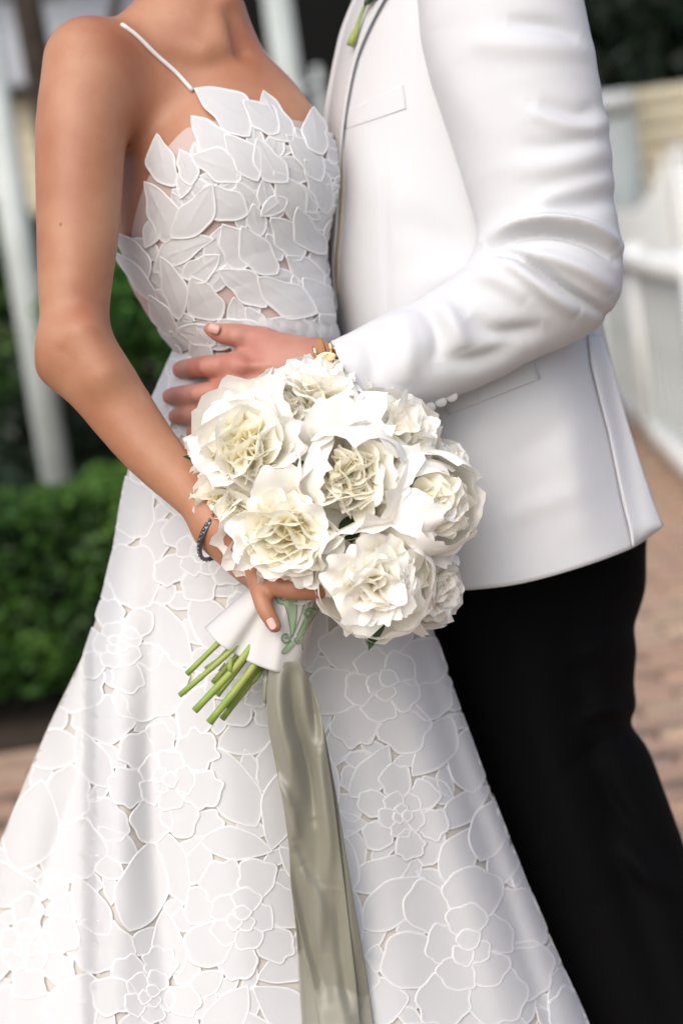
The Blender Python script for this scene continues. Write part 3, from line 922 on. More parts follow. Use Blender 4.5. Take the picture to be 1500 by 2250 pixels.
for tr_ in range(2500):
    free = np.argwhere(~cov.c)
    if len(free) < 0.012 * cov.ok.sum() or len(placed) > 130: break
    q = free[rng.integers(len(free))]; c_ = np.array([cov.X[q[0], q[1]], cov.Y[q[0], q[1]]])
    a_ = math.radians(rng.uniform(195, 290)) if rng.random() < .8 else rng.uniform(0, 6.28)
    L_ = rng.uniform(70, 115) if tr_ < 900 else rng.uniform(36, 70); d_ = np.array([math.cos(a_), math.sin(a_)]) * L_ / 2
    o_ = leaf_outline(c_ - d_, c_ + d_, L_ * .58, rng.uniform(-.12, .12), wav=.03, seed=tr_)
    sl, m_ = cov.mask(o_)
    new = (m_ & ~cov.c[sl]).sum() / max(m_.sum(), 1)
    if new < (.30 if tr_ < 900 else .2) or (m_ & hole[sl]).sum() > .05 * m_.sum(): continue
    cov.c[sl] |= m_; placed.append((o_, max(.0002, .0014 - .0004 * (len(placed) % 4)), c_ + d_))
def leaf_lift(o_, tip, L_):
    c = o_.mean(0); ax = (tip - c) / (np.linalg.norm(tip - c) + 1e-6); nr = np.array([-ax[1], ax[0]])
    k = rng.normal(0, .0005); cv = rng.uniform(-.0003, .0008); wd = np.abs((o_ - c) @ nr).max()
    def f(R_):
        s_ = ((R_ - c) @ nr) / wd
        return (.0026 if tip[0] < 400 or tip[1] < 300 else .0007) * np.clip(1 - np.linalg.norm(R_ - tip, axis=1) / L_, 0, 1) ** 2 + np.maximum(k * s_, 0) + cv * (1 - s_ ** 2) + .0006 * np.exp(-(s_ / .07) ** 2)
    return f
for o_, h_, tip in placed:
    tip = np.array(tip, float)
    L_ = np.linalg.norm(o_ - tip, axis=1).max()
    piece('leaf_applique', o_, bod_map, bodice, [M['cord'], M['bodice']], h_, 3.8, cordh=.0005,
          lift=leaf_lift(o_, tip, L_))

# ---- skirt
sxl = curve1([(745, 392), (800, 368), (900, 325), (1020, 285), (1250, 240), (1400, 198), (1600, 105), (1850, 0), (2250, -180), (3100, -520)])
sxr = curve1([(745, 748), (800, 768), (900, 798), (1200, 885), (1360, 940), (1500, 990), (1700, 1062), (2000, 1182), (2250, 1292), (3100, 1650)])
srf = curve1([(745, .090), (900, .112), (1200, .135), (1500, .150), (2250, .185), (3100, .28)])
SK = [([(320, 1050), (268, 1300), (255, 1700), (250, 2400)], 22, 52), ([(385, 1150), (340, 1450), (338, 1800), (395, 2400)], -13, 38),
      ([(470, 1450), (500, 1800), (560, 2400)], 8, 60), ([(905, 1360), (1000, 1650), (1120, 2000), (1235, 2350)], -9, 26),
      ([(850, 1380), (925, 1650), (1040, 2000), (1140, 2350)], 9, 48), ([(640, 1400), (655, 1900), (690, 2400)], -7, 50), ([(780, 1400), (850, 1900), (900, 2400)], 6, 60),
      ([(100, 1700), (60, 2000), (0, 2400)], 10, 40), ([(500, 800), (470, 1000), (440, 1300)], 6, 40), ([(420, 800), (370, 1000), (330, 1250)], -5, 25),
      ([(600, 800), (620, 1000), (630, 1200)], -5, 30)]
SZC = -.12
def skirt_z(x, y):
    a, b = sxl(y), sxr(y)
    s = np.clip((2 * x - a - b) / (b - a), -.995, .995)
    e = np.sqrt(1 - s * s)
    z = SZC + srf(y) * e + strokes(x, y, SK) * np.clip(e * 2.2, 0, 1)
    return z - .10 * (1 - sstep(x, 186, 214)) * sstep(y, 1130, 1480) * np.clip(e * 1.6, 0, 1)
GX, GY = np.meshgrid(np.arange(-260, 1360, 4.0), np.arange(736, 2340, 4.0))
GP = Cz(GX, GY, skirt_z(np.clip(GX, sxl(GY) + 1, sxr(GY) - 1), GY))
GN = np.cross(np.gradient(GP, axis=0), np.gradient(GP, axis=1)); GN *= np.sign(GN[..., 2:3] + 1e-9); GN /= np.linalg.norm(GN, axis=-1)[..., None] + 1e-12
def skirt_map(px, py, h):
    px = np.clip(px, sxl(py) + 1.5, sxr(py) - 1.5)
    fx = np.clip((px + 260) / 4, 0, GX.shape[1] - 1.001); fy = np.clip((py - 736) / 4, 0, GX.shape[0] - 1.001)
    i, j = fy.astype(int), fx.astype(int); a, b = (fy - i)[..., None], (fx - j)[..., None]
    mixg = lambda G: G[i, j] * (1 - a) * (1 - b) + G[i + 1, j] * a * (1 - b) + G[i, j + 1] * (1 - a) * b + G[i + 1, j + 1] * a * b
    n = mixg(GN); n /= np.linalg.norm(n, axis=-1)[..., None] + 1e-9
    return Cz(px, py, mixg(GP)[..., 2]) + n * (np.asarray(h) + .0012)[..., None]
ys = np.concatenate([np.linspace(742, 2300, 170), np.linspace(2330, 3080, 24)])
su = np.sin(np.linspace(-math.pi / 2, math.pi / 2, 230)) * .7 + np.linspace(-1, 1, 230) * .3
S_, Y_ = np.meshgrid(su, ys)
X_ = (sxl(Y_) + sxr(Y_)) / 2 + S_ * (sxr(Y_) - sxl(Y_)) / 2
fr = Cz(X_, Y_, skirt_z(X_, Y_))
sb = np.linspace(1, -1, 62)[1:-1]; S_, Y_ = np.meshgrid(sb, ys)
X_ = (sxl(Y_) + sxr(Y_)) / 2 + S_ * (sxr(Y_) - sxl(Y_)) / 2
bk = Cz(X_, Y_, SZC - (.09 + (Y_ - 745) / 2400 * .30) * np.sqrt(1 - S_ ** 2) + .01 * np.sin(S_ * 22) * (Y_ - 745) / 1500)
P = np.concatenate([fr, bk], 1); nc_ = P.shape[1]
Wp = toW(P.reshape(-1, 3)); Wp[:, 2] = np.maximum(Wp[:, 2], .012)
skirt = mk('skirt', Wp, grid_faces(len(ys), nc_, True), M['lining'], bride)

roses = [(1030, 2085, 195, .3), (838, 1505, 165, 1.2), (365, 1715, 135, 2.0), (530, 2020, 140, .7), (262, 1420, 105, .2), (445, 1215, 110, 1.7), (330, 2190, 120, .9),
         (700, 1180, 110, 0), (60, 2080, 120, .5), (880, 1790, 105, 2.4), (560, 1500, 110, 1.0)]
cov = Cover(-60, 1300, 760, 2300, 5, lambda X, Y: (X > sxl(Y) + 3) & (X < sxr(Y) - 3))
placed = []
HR = np.full(cov.c.shape, 9.0)
def put(o_, h_, test=None):
    sl, m_ = cov.mask(o_)
    if not cov.ok[sl][m_].any(): return False
    if test is not None:
        t_ = m_ & cov.ok[sl]
        if (t_ & ~cov.c[sl]).sum() / max(t_.sum(), 1) < test: return False
        sl2, m2 = cov.mask(o_, 6)
        h_ = max(.0002, min(.0012, HR[sl2][m2].min() - .0003))
    cov.c[sl] |= m_; HR[sl][m_] = np.minimum(HR[sl][m_], h_); placed.append((o_, h_)); return True
for j, (rx, ry, R, a0) in enumerate(roses):
    n1 = 6 if R < 130 else 7
    for k in range(n1):
        a = a0 + k * 2 * math.pi / n1 + rng.normal(0, .10); rr_ = R * rng.uniform(.56, .68)
        put(lobe_outline((rx + math.cos(a) * rr_, ry + math.sin(a) * rr_), a, R * rng.uniform(.32, .42), R * rng.uniform(.27, .37), wav=rng.uniform(.04, .10), seed=j + k * 3, k=int(rng.integers(4, 8))), .0015 + .0003 * (k % 3))
    for k in range(5):
        a = a0 + .5 + k * 2 * math.pi / 5
        put(lobe_outline((rx + math.cos(a) * R * .31, ry + math.sin(a) * R * .31), a, R * .20, R * .235, wav=.07, seed=j + k * 2, n=30), .0022 + .0003 * (k % 2))
    for k in range(3):
        a = a0 + k * 2.1
        put(lobe_outline((rx + math.cos(a) * R * .10, ry + math.sin(a) * R * .10), a, R * .13, R * .14, wav=.07, seed=k, n=24), .0027 + .0003 * k)
nr_ = len(placed)
for tr_ in range(9000):
    if len(placed) >= 480: break
    if tr_ % 25 == 0: free = np.argwhere(~cov.c)
    if len(free) < .026 * cov.ok.sum(): break
    q = free[rng.integers(len(free))]; c_ = np.array([cov.X[q[0], q[1]], cov.Y[q[0], q[1]]], float)
    a_ = rng.uniform(0, 6.28)
    big = tr_ < 2500
    L_ = rng.uniform(140, 215) if big else rng.uniform(70, 120)
    d_ = np.array([math.cos(a_), math.sin(a_)]) * L_ / 2
    if rng.random() < .7: o_ = leaf_outline(c_ - d_, c_ + d_, L_ * rng.uniform(.45, .6), rng.uniform(-.15, .15), wav=.05, seed=tr_)
    else: o_ = lobe_outline(c_, a_, L_ * .42, L_ * .34, seed=tr_, k=6)
    put(o_, .0004 + .0003 * rng.random(), .68 if big else (.45 if tr_ < 5500 else .3))
area = [-np.ptp(o_[:, 0]) * np.ptp(o_[:, 1]) for o_, h_ in placed]
extra = [placed[i] for i in np.argsort(area)[295:]]
placed = [placed[i] for i in np.argsort(area)[:295]]
for o_, h_ in placed:
    piece('petal_applique', o_, skirt_map, skirt, [M['cord'], M['organza']], h_, 3.8, cordh=.00034)
print('skirt pieces', len(placed), len(extra))
if extra:
    vs, fs, ms, k = [], [], [], 0
    for o_, h_ in extra:
        t_ = piece('petal_applique', o_, skirt_map, skirt, [M['cord'], M['organza']], h_, 3.6, cordh=.00034)
        w_ = np.array([v.co for v in t_.data.vertices]) + ORG[t_.name]
        fs += [[i + k for i in p.vertices] for p in t_.data.polygons]; ms += [p.material_index for p in t_.data.polygons]
        vs.append(w_); k += len(w_); me_ = t_.data; bpy.data.objects.remove(t_); bpy.data.meshes.remove(me_)
    mk('small_appliques', np.concatenate(vs), fs, [M['cord'], M['organza']], skirt, fmat=ms)['kind'] = 'stuff'

# gathered band at the waist
xb = np.linspace(0, 1, 70); th = np.linspace(0, 2 * math.pi, 140, endpoint=False)
rows = []
for k, yb in enumerate(np.linspace(718, 772, 9)):
    cc = Cz(axx(yb), yb - 6 * np.cos(th), -.10)
    dv = np.stack([np.cos(th), 0 * th, np.sin(th)], -1); r_ = np.full(140, .2)
    for _ in range(16): r_ = r_ - torso(cc + dv * r_[:, None]) * .9
    rows.append(cc + dv * (r_ + .0035 + .003 * math.sin(math.pi * k / 8) + .0012 * np.sin(th * 31 + k * .5) )[:, None])
mk('waistband', toW(np.concatenate(rows)), grid_faces(9, 140, True), M['bodice'], bride)

# ================================================================== the groom
gb = SDF()
def sk(x, y): return float(skirt_z(np.array(float(x)), np.array(float(y))))
gb.ell((1010, -560, -.14), (.085, .115, .10), .03)
gb.cone((1010, -420, -.15, 110), (1030, -250, -.15, 120), .04)
gb.chain([(1040, -100, -.16, 170), (1040, 300, -.17, 180), (1080, 800, -.19, 150)], .05)
gb.chain([(1105, -40, -.05, 90), (1190, 480, -.01, 70), (1200, 610, .0, 62), (900, 770, .02, 52), (742, 812, .022, 44)], .03)
gb.chain([(742, 812, .022, 44), (680, 812, .024, 47), (620, 812, .024, 52)], .02)
gb.cone((690, 795, .026, 38), (520, 804, .022, 30), .014)
gb.cone((690, 815, .026, 40), (508, 858, .022, 28), .014)
gb.cone((690, 835, .022, 38), (512, 905, .014, 26), .014)
gb.cone((690, 848, .016, 34), (525, 948, .004, 23), .014)
gb.cone((660, 785, .022, 38), (575, 752, .020, 31), .02)
gb.chain([(575, 750, .020, 31), (522, 737, .016, 27), (485, 732, .012, 22), (460, 722, .010, 14)], .006)
gb.chain([(520, 804, .024, 29), (455, 806, .012, 25), (412, 810, sk(412, 810) + .011, 23), (397, 812, sk(400, 812) + .010, 20)], .006)
gb.chain([(508, 858, .024, 27), (435, 866, .010, 23.5), (390, 869, sk(390, 869) + .011, 21.5), (374, 871, sk(378, 871) + .010, 19)], .006)
gb.chain([(512, 905, .016, 25), (440, 910, .006, 22), (400, 914, sk(400, 914) + .010, 20), (386, 915, sk(388, 915) + .009, 18)], .006)
gb.chain([(525, 948, .006, 22), (460, 950, .0, 19), (425, 952, sk(425, 952) + .009, 17)], .006)
for kx, ky, kz, kr in ((452, 806, .025, .007), (433, 866, .022, .0065), (520, 738, .028, .0075)):
    gb.ell((kx, ky, kz), (kr, kr * .9, kr * .6), .008)
gb.groove((560, 770, .052, 6), (500, 775, .040, 6), .012)
for a_, b_ in (((670, 800), (535, 804)), ((670, 818), (525, 855)), ((672, 836), (530, 900))):
    gb.cone((*a_, .046, 5), (*b_, .042, 6), .008)
for kx, ky in ((518, 803), (508, 858)):
    gb.ell((kx, ky, .036), (.010, .009, .007), .012)
V, Q = net(gb, (-.21, .06, -.30), (.30, .99, .08), .0026)
groom = mk('person', toW(V), Q, M['skin2'], origin=toW(Cz(1250, 2900, -.2)))
tag(groom, 'person in a white dinner jacket and black trousers with a hand on the waist', 'person')
nail('fingernail', groom, (470, 722, .0235), (-30, -8, -.4), (.0058, .0048), M['nail2'])

# ---- jacket
jxl = curve1([(-300, 880), (-100, 822), (0, 776), (60, 752), (130, 735), (200, 722), (330, 708), (500, 706), (620, 724), (700, 742), (800, 768), (950, 805), (1100, 850), (1310, 905)])
jxr = curve1([(-300, 1190), (0, 1265), (300, 1300), (700, 1322), (800, 1345), (900, 1370), (1000, 1402), (1100, 1434), (1157, 1456), (1310, 1500)])
JS = [([(760, 330), (850, 420), (930, 560)], 4, 60), ([(1000, 930), (1010, 1100), (1000, 1290)], 5, 60), ([(1130, 900), (1150, 1080), (1160, 1270)], -5, 50),
      ([(1230, 830), (1260, 1000), (1290, 1200)], 7, 45), ([(1100, 1150), (1180, 1110), (1290, 1075)], 4, 26), ([(1120, 1010), (1200, 960), (1270, 880)], -3, 30),
      ([(860, 480), (960, 520), (1060, 600)], -4, 40), ([(840, 300), (850, 600), (860, 900)], -2.0, 10), ([(900, 640), (980, 600), (1050, 590)], 4, 30)]
def jac_z(x, y):
    a, b = jxl(y), jxr(y)
    s = np.clip((2 * x - a - b) / (b - a), -.995, .995)
    e = (1 - np.abs(s) ** 2.3) ** .55
    return -.165 + .145 * e + strokes(x, y, JS) * np.clip(e * 2, 0, 1)
hem = curve1([(0, 1308), (.15, 1300), (.39, 1285), (.62, 1252), (.77, 1224), (.88, 1199), (1, 1157)])
u = np.linspace(0, 1, 120); t = np.linspace(0, 1, 150)
U_, T_ = np.meshgrid(u, t)
Y_ = -300 + (hem(U_) + 300) * T_
X_ = jxl(Y_) + (jxr(Y_) - jxl(Y_)) * U_
fr = Cz(X_, Y_, jac_z(X_, Y_) + .004 * np.exp(-((hem(U_) - Y_ - 6) / 8) ** 2) * 0)
ub = np.linspace(1, 0, 42)[1:-1]; U_, T_ = np.meshgrid(ub, t)
Y_ = -300 + (hem(U_) + 300) * T_; X_ = jxl(Y_) + (jxr(Y_) - jxl(Y_)) * U_
bk = Cz(X_, Y_, -.165 - .13 * np.sqrt(np.clip(1 - (2 * U_ - 1) ** 2, 0, 1)))
P = np.concatenate([fr, bk], 1)
jacket = mk('jacket', toW(P.reshape(-1, 3)), grid_faces(150, P.shape[1], True)[:, ::-1], M['jacket'], groom)
solidify(jacket, .0025, -1)

def patch(name, rows, zf, m, parent, n=24, th=.0016, lin=False):
    """rows: list of (y, xleft, xright); sheet laid over a surface; zf(x,y,u,t)->z"""
    rows = np.array(rows, float)
    tt = np.linspace(rows[0, 0], rows[-1, 0], max(40, len(rows) * 6))
    xl_, xr_ = curve1(list(zip(rows[:, 0], rows[:, 1])))(tt), curve1(list(zip(rows[:, 0], rows[:, 2])))(tt)
    if lin: xl_, xr_ = np.interp(tt, rows[:, 0], rows[:, 1]), np.interp(tt, rows[:, 0], rows[:, 2])
    U_ = np.linspace(0, 1, n)[None, :]
    X_ = xl_[:, None] + (xr_ - xl_)[:, None] * U_; Y_ = np.broadcast_to(tt[:, None], X_.shape)
    Pz = zf(X_, Y_, np.broadcast_to(U_, X_.shape), (Y_ - tt[0]) / (tt[-1] - tt[0]))
    o = mk(name, toW(Cz(X_, Y_, Pz).reshape(-1, 3)), grid_faces(len(tt), n)[:, ::-1], m, parent)
    solidify(o, th, -1); return o

# lapel folded back along the front edge
lap_out = [(-250, 985), (-100, 905), (0, 838), (70, 802), (120, 782), (200, 763), (280, 751), (400, 742), (500, 737), (600, 730), (680, 738)]
lo_c = curve1(lap_out)
patch('lapel', [(y, float(jxl(y)) - 3, x) for y, x in lap_out], lambda X, Y, U, T: jac_z(np.maximum(X, jxl(Y) + 6), Y) + .004 + .009 * U ** 1.5 - .004 * (1 - U) ** 3, M['jacket'], jacket, 20, .0022)
patch('front_facing', [(300, 738, 752), (380, 728, 756), (480, 722, 752), (580, 722, 744), (650, 728, 742)], lambda X, Y, U, T: jac_z(X, Y) + .0022, M['jacket_lining'], jacket, 8, .001)

def quad_patch(name, tl, tr, br, bl, zf, h, m, parent, n=18, th=.0012):
    tl, tr, br, bl = map(lambda p: np.array(p, float), (tl, tr, br, bl))
    u = np.linspace(0, 1, n)[None, :, None]; t = np.linspace(0, 1, n)[:, None, None]
    Pp = (tl * (1 - u) + tr * u) * (1 - t) + (bl * (1 - u) + br * u) * t
    P = Cz(Pp[..., 0], Pp[..., 1], zf(Pp[..., 0], Pp[..., 1]) + h)
    o = mk(name, toW(P.reshape(-1, 3)), grid_faces(n, n)[:, ::-1], m, parent); solidify(o, th, -1); return o
quad_patch('breast_pocket', (752, 246), (886, 184), (892, 238), (756, 284), jac_z, .0009, M['jacket'], jacket, th=.0009)
quad_patch('pocket_flap', (960, 850), (1172, 786), (1187, 832), (985, 912), jac_z, .0022, M['jacket'], jacket, th=.0022)
# back vent: overlapping flap
vlx = curve1([(735, 1290), (800, 1298), (880, 1319), (950, 1339), (1040, 1358), (1100, 1370), (1157, 1384), (1200, 1393)])
patch('vent_flap', [(735, 1290, 1322), (800, 1298, 1345), (880, 1319, 1364), (950, 1339, 1386), (1040, 1358, 1415), (1100, 1370, 1436), (1157, 1384, 1458), (1178, 1389, 1429), (1200, 1393, 1397)],
      lambda X, Y, U, T: jac_z(vlx(Y), Y) + .003 + .010 * T - (.012 + .022 * T) * U ** 1.3 + .003 * np.sin(U * 5 + T * 4), M['jacket'], jacket, 16, .0025, True)

# ---- sleeve with its folds
sl = SDF()
sl.chain([(1085, -120, -.05, 170), (1105, 60, -.03, 186), (1165, 300, -.012, 170), (1202, 490, -.004, 152), (1207, 598, .0, 146)], .03)
sl.chain([(1207, 600, .004, 136), (1055, 716, .02, 120), (890, 794, .03, 106), (740, 838, .036, 86)], .035)
base_ = sl
cp = Cz(752, 822, .036); cn = np.array([-.917, -.40, .02]); cn /= np.linalg.norm(cn)
inner = SDF(); inner.chain([(640, 862, .036, 79), (760, 832, .036, 79), (850, 806, .033, 74)], .01)
def sleeve_f(P, cull=None):
    d = base_(P, cull)
    d = np.maximum(d, (P - cp) @ cn)
    return np.maximum(d, -inner(P))
V, Q = net(sleeve_f, (-.05, .07, -.16), (.33, .70, .13), .0028, 2)
Nn = vnormals(V, Q)
qx, qy = pix(V)
SS = [([(1110, 45), (1206, 54), (1275, 86)], -9, 15), ([(1030, 92), (1150, 100), (1300, 112)], 8, 24), ([(960, 60), (1000, 180), (1060, 300)], 5, 34),
      ([(1180, 228), (1265, 250), (1315, 232)], -7, 16), ([(1150, 235), (1230, 268), (1290, 283), (1345, 262)], 8, 17),
      ([(1140, 318), (1220, 322), (1310, 306)], -6, 18), ([(1120, 372), (1220, 362), (1345, 326)], 7, 22), ([(1180, 420), (1260, 400), (1350, 370)], -5, 15),
      ([(1150, 480), (1210, 430), (1290, 398), (1350, 384)], 7, 18), ([(1200, 462), (1280, 452), (1360, 430)], -7, 18),
      ([(1068, 535), (1135, 497), (1212, 484), (1290, 500), (1360, 540)], 13, 17), ([(1078, 548), (1140, 516), (1225, 512), (1300, 534), (1350, 570)], -13, 13),
      ([(1100, 570), (1180, 562), (1270, 590), (1350, 640)], 8, 20), ([(1085, 552), (1142, 566), (1190, 598), (1262, 646), (1335, 694)], -13, 12),
      ([(1070, 590), (1130, 592), (1200, 640), (1270, 690)], 10, 22), ([(985, 640), (1040, 612), (1100, 620), (1160, 660)], 7, 22),
      ([(950, 660), (990, 700), (1020, 770)], 7, 26), ([(935, 670), (960, 730), (960, 800)], -6, 20), ([(1030, 690), (1090, 730), (1200, 725)], -7, 26),
      ([(880, 690), (900, 760), (880, 850)], 6, 34), ([(800, 740), (820, 800), (810, 860)], -4, 26), ([(960, 790), (1060, 790), (1150, 750)], -5, 26), ([(760, 760), (840, 720), (930, 690)], 4, 26)]
wgt = sstep(Nn[:, 2], -.45, .15)
V = V + Nn * (strokes(qx, qy, [(a_, b_ * (.75 if a_[0][1] < 490 else 1.3), c_ * (1.2 if a_[0][1] < 490 else .86)) for a_, b_, c_ in SS]) * wgt * (sstep(qx, 735, 790)))[:, None]
sleeve = mk('sleeve', toW(V), Q, M['jacket'], jacket)
# cuff buttons along the underside of the forearm
for i in range(5):
    x = 896 + i * 24; y = 917 - i * 11.6
    P0 = Cz(x, y, .038); ax = np.array([.1, -.62, .78]); ax /= np.linalg.norm(ax)
    v, f = tube([P0 - ax * .0022, P0 - ax * .0012, P0 + ax * .0012, P0 + ax * .0020], [.0050, .0060, .0060, .0048], 18)
    mk('cuff_button', toW(v), f, M['button'], sleeve)

# ---- trousers
txl = curve1([(1120, 870), (1300, 900), (1400, 935), (1600, 1005), (2250, 1235), (3100, 1540)])
txr = curve1([(1120, 1425), (1200, 1420), (1310, 1414), (1345, 1403), (1370, 1395), (1430, 1398), (1500, 1393), (1555, 1396), (1587, 1387), (1640, 1420), (1740, 1460), (1850, 1500), (2250, 1640), (3100, 1900)])
TS = [([(1240, 1300), (1290, 1600), (1400, 2000), (1500, 2300)], -10, 40), ([(1130, 1320), (1190, 1600), (1300, 2000)], 8, 60), ([(1400, 1590), (1330, 1560), (1250, 1600)], 8, 22), ([(1390, 1640), (1320, 1640), (1240, 1700)], -6, 22),
      ([(1180, 1420), (1260, 1440), (1390, 1380)], 6, 26), ([(1350, 1850), (1430, 1930), (1500, 1960)], 8, 24), ([(1300, 1700), (1400, 1830), (1480, 1900)], -6, 22)]
ysr = np.concatenate([np.linspace(1120, 2300, 140), np.linspace(2340, 3080, 16)])
u = np.linspace(-1, 1, 110); U_, Y_ = np.meshgrid(u, ysr)
X_ = (txl(Y_) + txr(Y_)) / 2 + U_ * (txr(Y_) - txl(Y_)) / 2
fr = Cz(X_, Y_, -.235 + .10 * (1 - np.abs(U_) ** 2.2) ** .55 + 1.6 * strokes(X_, Y_, TS) * np.clip((1 - U_ ** 2) * 3, 0, 1))
ub = np.linspace(1, -1, 42)[1:-1]; U_, Y_ = np.meshgrid(ub, ysr)
X_ = (txl(Y_) + txr(Y_)) / 2 + U_ * (txr(Y_) - txl(Y_)) / 2
bk = Cz(X_, Y_, -.235 - .12 * np.sqrt(1 - U_ ** 2))
P = np.concatenate([fr, bk], 1); Wp = toW(P.reshape(-1, 3)); Wp[:, 2] = np.maximum(Wp[:, 2], .012)
mk('trousers', Wp, grid_faces(len(ysr), P.shape[1], True)[:, ::-1], M['trousers'], groom)

# ================================================================== watch, bracelet, buttonhole
def band(c, axis, ra, rb, w, th, n=48, flat=(0, 0, 1)):
    """closed strap: ellipse ring round an axis"""
    c = np.asarray(c); a = np.array(axis, float); a /= np.linalg.norm(a)
    e1 = np.cross(a, flat); e1 /= np.linalg.norm(e1); e2 = np.cross(e1, a)
    an = np.linspace(0, 2 * math.pi, n, endpoint=False)
    rows = []
    for (dw, dr) in ((-w / 2, 0), (-w / 2 * .8, th), (w / 2 * .8, th), (w / 2, 0), (w / 2 * .8, -th * .2), (-w / 2 * .8, -th * .2), (-w / 2, 0)):
        rows.append(c + a * dw + np.cos(an)[:, None] * e1 * (ra + dr) + np.sin(an)[:, None] * e2 * (rb + dr))
    return np.concatenate(rows), grid_faces(7, n, True)
wc = Cz(710, 815, .023); wax = np.array([.95, .28, 0.0])
watch = empty('wristwatch', toW(wc)); tag(watch, 'gold wristwatch with tan leather strap showing below the white cuff', 'watch')
v, f = band(wc, wax, .0315, .0250, .017, .0020); mk('strap', toW(v), f, M['leather'], watch)
fc = np.array([-.05, -.22, .95]); fc /= np.linalg.norm(fc)
cc = Cz(721, 808, .0545)
v, f = tube([cc - fc * .004, cc - fc * .003, cc + fc * .003, cc + fc * .0042, cc + fc * .0042, cc + fc * .0034], [.0150, .0168, .0168, .0158, .0142, .0138], 40); case = mk('case', toW(v), f, M['gold'], watch)
v, f = tube([cc + fc * .0030, cc + fc * .0036], [.0138, .0138], 36); mk('dial', toW(v), f, M['dial'], watch)
for sg in (-1, 1):
    up = np.cross(wax, fc); up /= np.linalg.norm(up)
    for s2 in (-1, 1):
        wx = wax / np.linalg.norm(wax)
        p0 = cc + up * sg * .014 + wx * s2 * .008; v, f = tube(spline([p0, p0 + up * sg * .005 + fc * 0, p0 + up * sg * .009 - fc * .003], 6), [.0022] * 6, 8); mk('lug', toW(v), f, M['gold'], watch)
p0 = cc + wx * .017; v, f = tube([p0, p0 + wx * .002, p0 + wx * .0035], [.0022, .0026, .002], 12); mk('crown_knob', toW(v), f, M['gold'], watch)

bc = Cz(480, 1172, .090); bax = np.array([.75, -.42, .45])
br = empty('bracelet', toW(bc)); tag(br, 'dark silver beaded bracelet on the wrist above the bouquet hand', 'bracelet')
v, f = band(bc, bax, .0276, .0262, .006, .0012); mk('strand', toW(v), f, M['silver'], br)
a_ = bax / np.linalg.norm(bax); e1 = np.cross(a_, (0, 0, 1)); e1 /= np.linalg.norm(e1); e2 = np.cross(e1, a_)
sv, sf = tube([(0, 0, -1), (0, 0, -.7), (0, 0, 0), (0, 0, .7), (0, 0, 1)], [.05, .7, 1, .7, .05], 8)
me = None
for i in range(34):
    an = i / 34 * 2 * math.pi
    p = toW(bc + math.cos(an) * e1 * .0291 + math.sin(an) * e2 * .0277)
    if me is None:
        o = mk('bead', p + sv * .0019, sf, M['silver'], br, origin=p); me = o.data
    else: link(bpy.data.objects.new('bead', me), br, p)

bt = Cz(770, 96, .0); bz = float(jac_z(np.array(785.), np.array(60.))) + .02
bq = empty('boutonniere', toW(Cz(772, 95, bz))); tag(bq, 'green buttonhole flower stem pinned on the white lapel', 'boutonniere')
v, f = tube(Cz(*np.array([(769, 99, bz), (774, 82, bz), (783, 60, bz), (793, 32, bz + .003), (806, 0, bz + .005), (815, -25, bz + .005)]).T), [.0042, .0035, .0022, .0018, .0018, .0018], 10); mk('stem', toW(v), f, M['stem'], bq)
v, f = tube(Cz(*np.array([(778, 92, bz + .001), (784, 66, bz + .002), (792, 36, bz + .004)]).T), [.0018, .0016, .0012], 8); mk('stem', toW(v), f, M['stem'], bq)
for k, (x, y, a) in enumerate(((812, 2, -.4), (800, -14, .5))):
    lo2 = leaf_outline((x - 12, y + 10), (x + 26, y - 34), 22, .1 if k else -.1)
    Pz = Cz(lo2[:, 0], lo2[:, 1], bz + .006 + .0008 * np.hypot(lo2[:, 0] - x, 0)); ctr = Pz.mean(0) + [0, 0, .002]
    mk('leaf', toW(np.vstack([Pz, ctr])), [[i, (i + 1) % len(Pz), len(Pz)] for i in range(len(Pz))], M['leaf'], bq)

# ================================================================== the bouquet
boq = empty('bouquet', toW(Cz(560, 1480, .08)))
tag(boq, 'bouquet of white peonies with green stems, monogrammed white wrap and sage ribbon', 'bouquet')

def petal_mesh(g, a0, wid, ph0, ph1, r0, r1, flare, ruf, jag, cup, tint0, tint1, nu=11, nv=11, flat=1.0, twist=0.0, lift=0.0):
    u = np.linspace(-1, 1, nu)[None, :]; v = np.linspace(0, 1, nv)[:, None]
    p = g.uniform(0, 6.28, 6); kf = g.uniform(2.2, 4.2)
    edge = 1 - .20 * np.abs(u) ** 2.6 + jag * (np.sin(u * 5.3 + p[0]) * .5 + np.sin(u * 11 + p[1]) * .35 + g.normal(0, .35, nu)[None, :] * .25) - jag * 1.2 * np.exp(-((u - g.uniform(-.5, .5)) / .12) ** 2) * (g.random() < .55)
    vv = v * edge
    ph = ph0 + (ph1 - ph0) * vv + lift * u
    prof = .45 + .55 * np.sin(np.clip(v, 0, 1) * math.pi * .62) 
    az = a0 + u * wid * prof + twist * v
    r = r0 + (r1 - r0) * vv + flare * v ** 3.5 + ruf * v ** 1.6 * np.sin(kf * u + p[2] + 1.5 * v) + ruf * .5 * v ** 2 * np.sin(kf * 2.3 * u + p[3]) - cup * u ** 2 * v
    r = r + ruf * .25 * np.sin(u * 7 + p[4]) * v
    P = np.stack([r * np.sin(ph) * np.cos(az), r * np.sin(ph) * np.sin(az), r * np.cos(ph) * flat], -1)
    t = tint0 + (tint1 - tint0) * v + 0 * u
    return P.reshape(-1, 3), t.ravel()

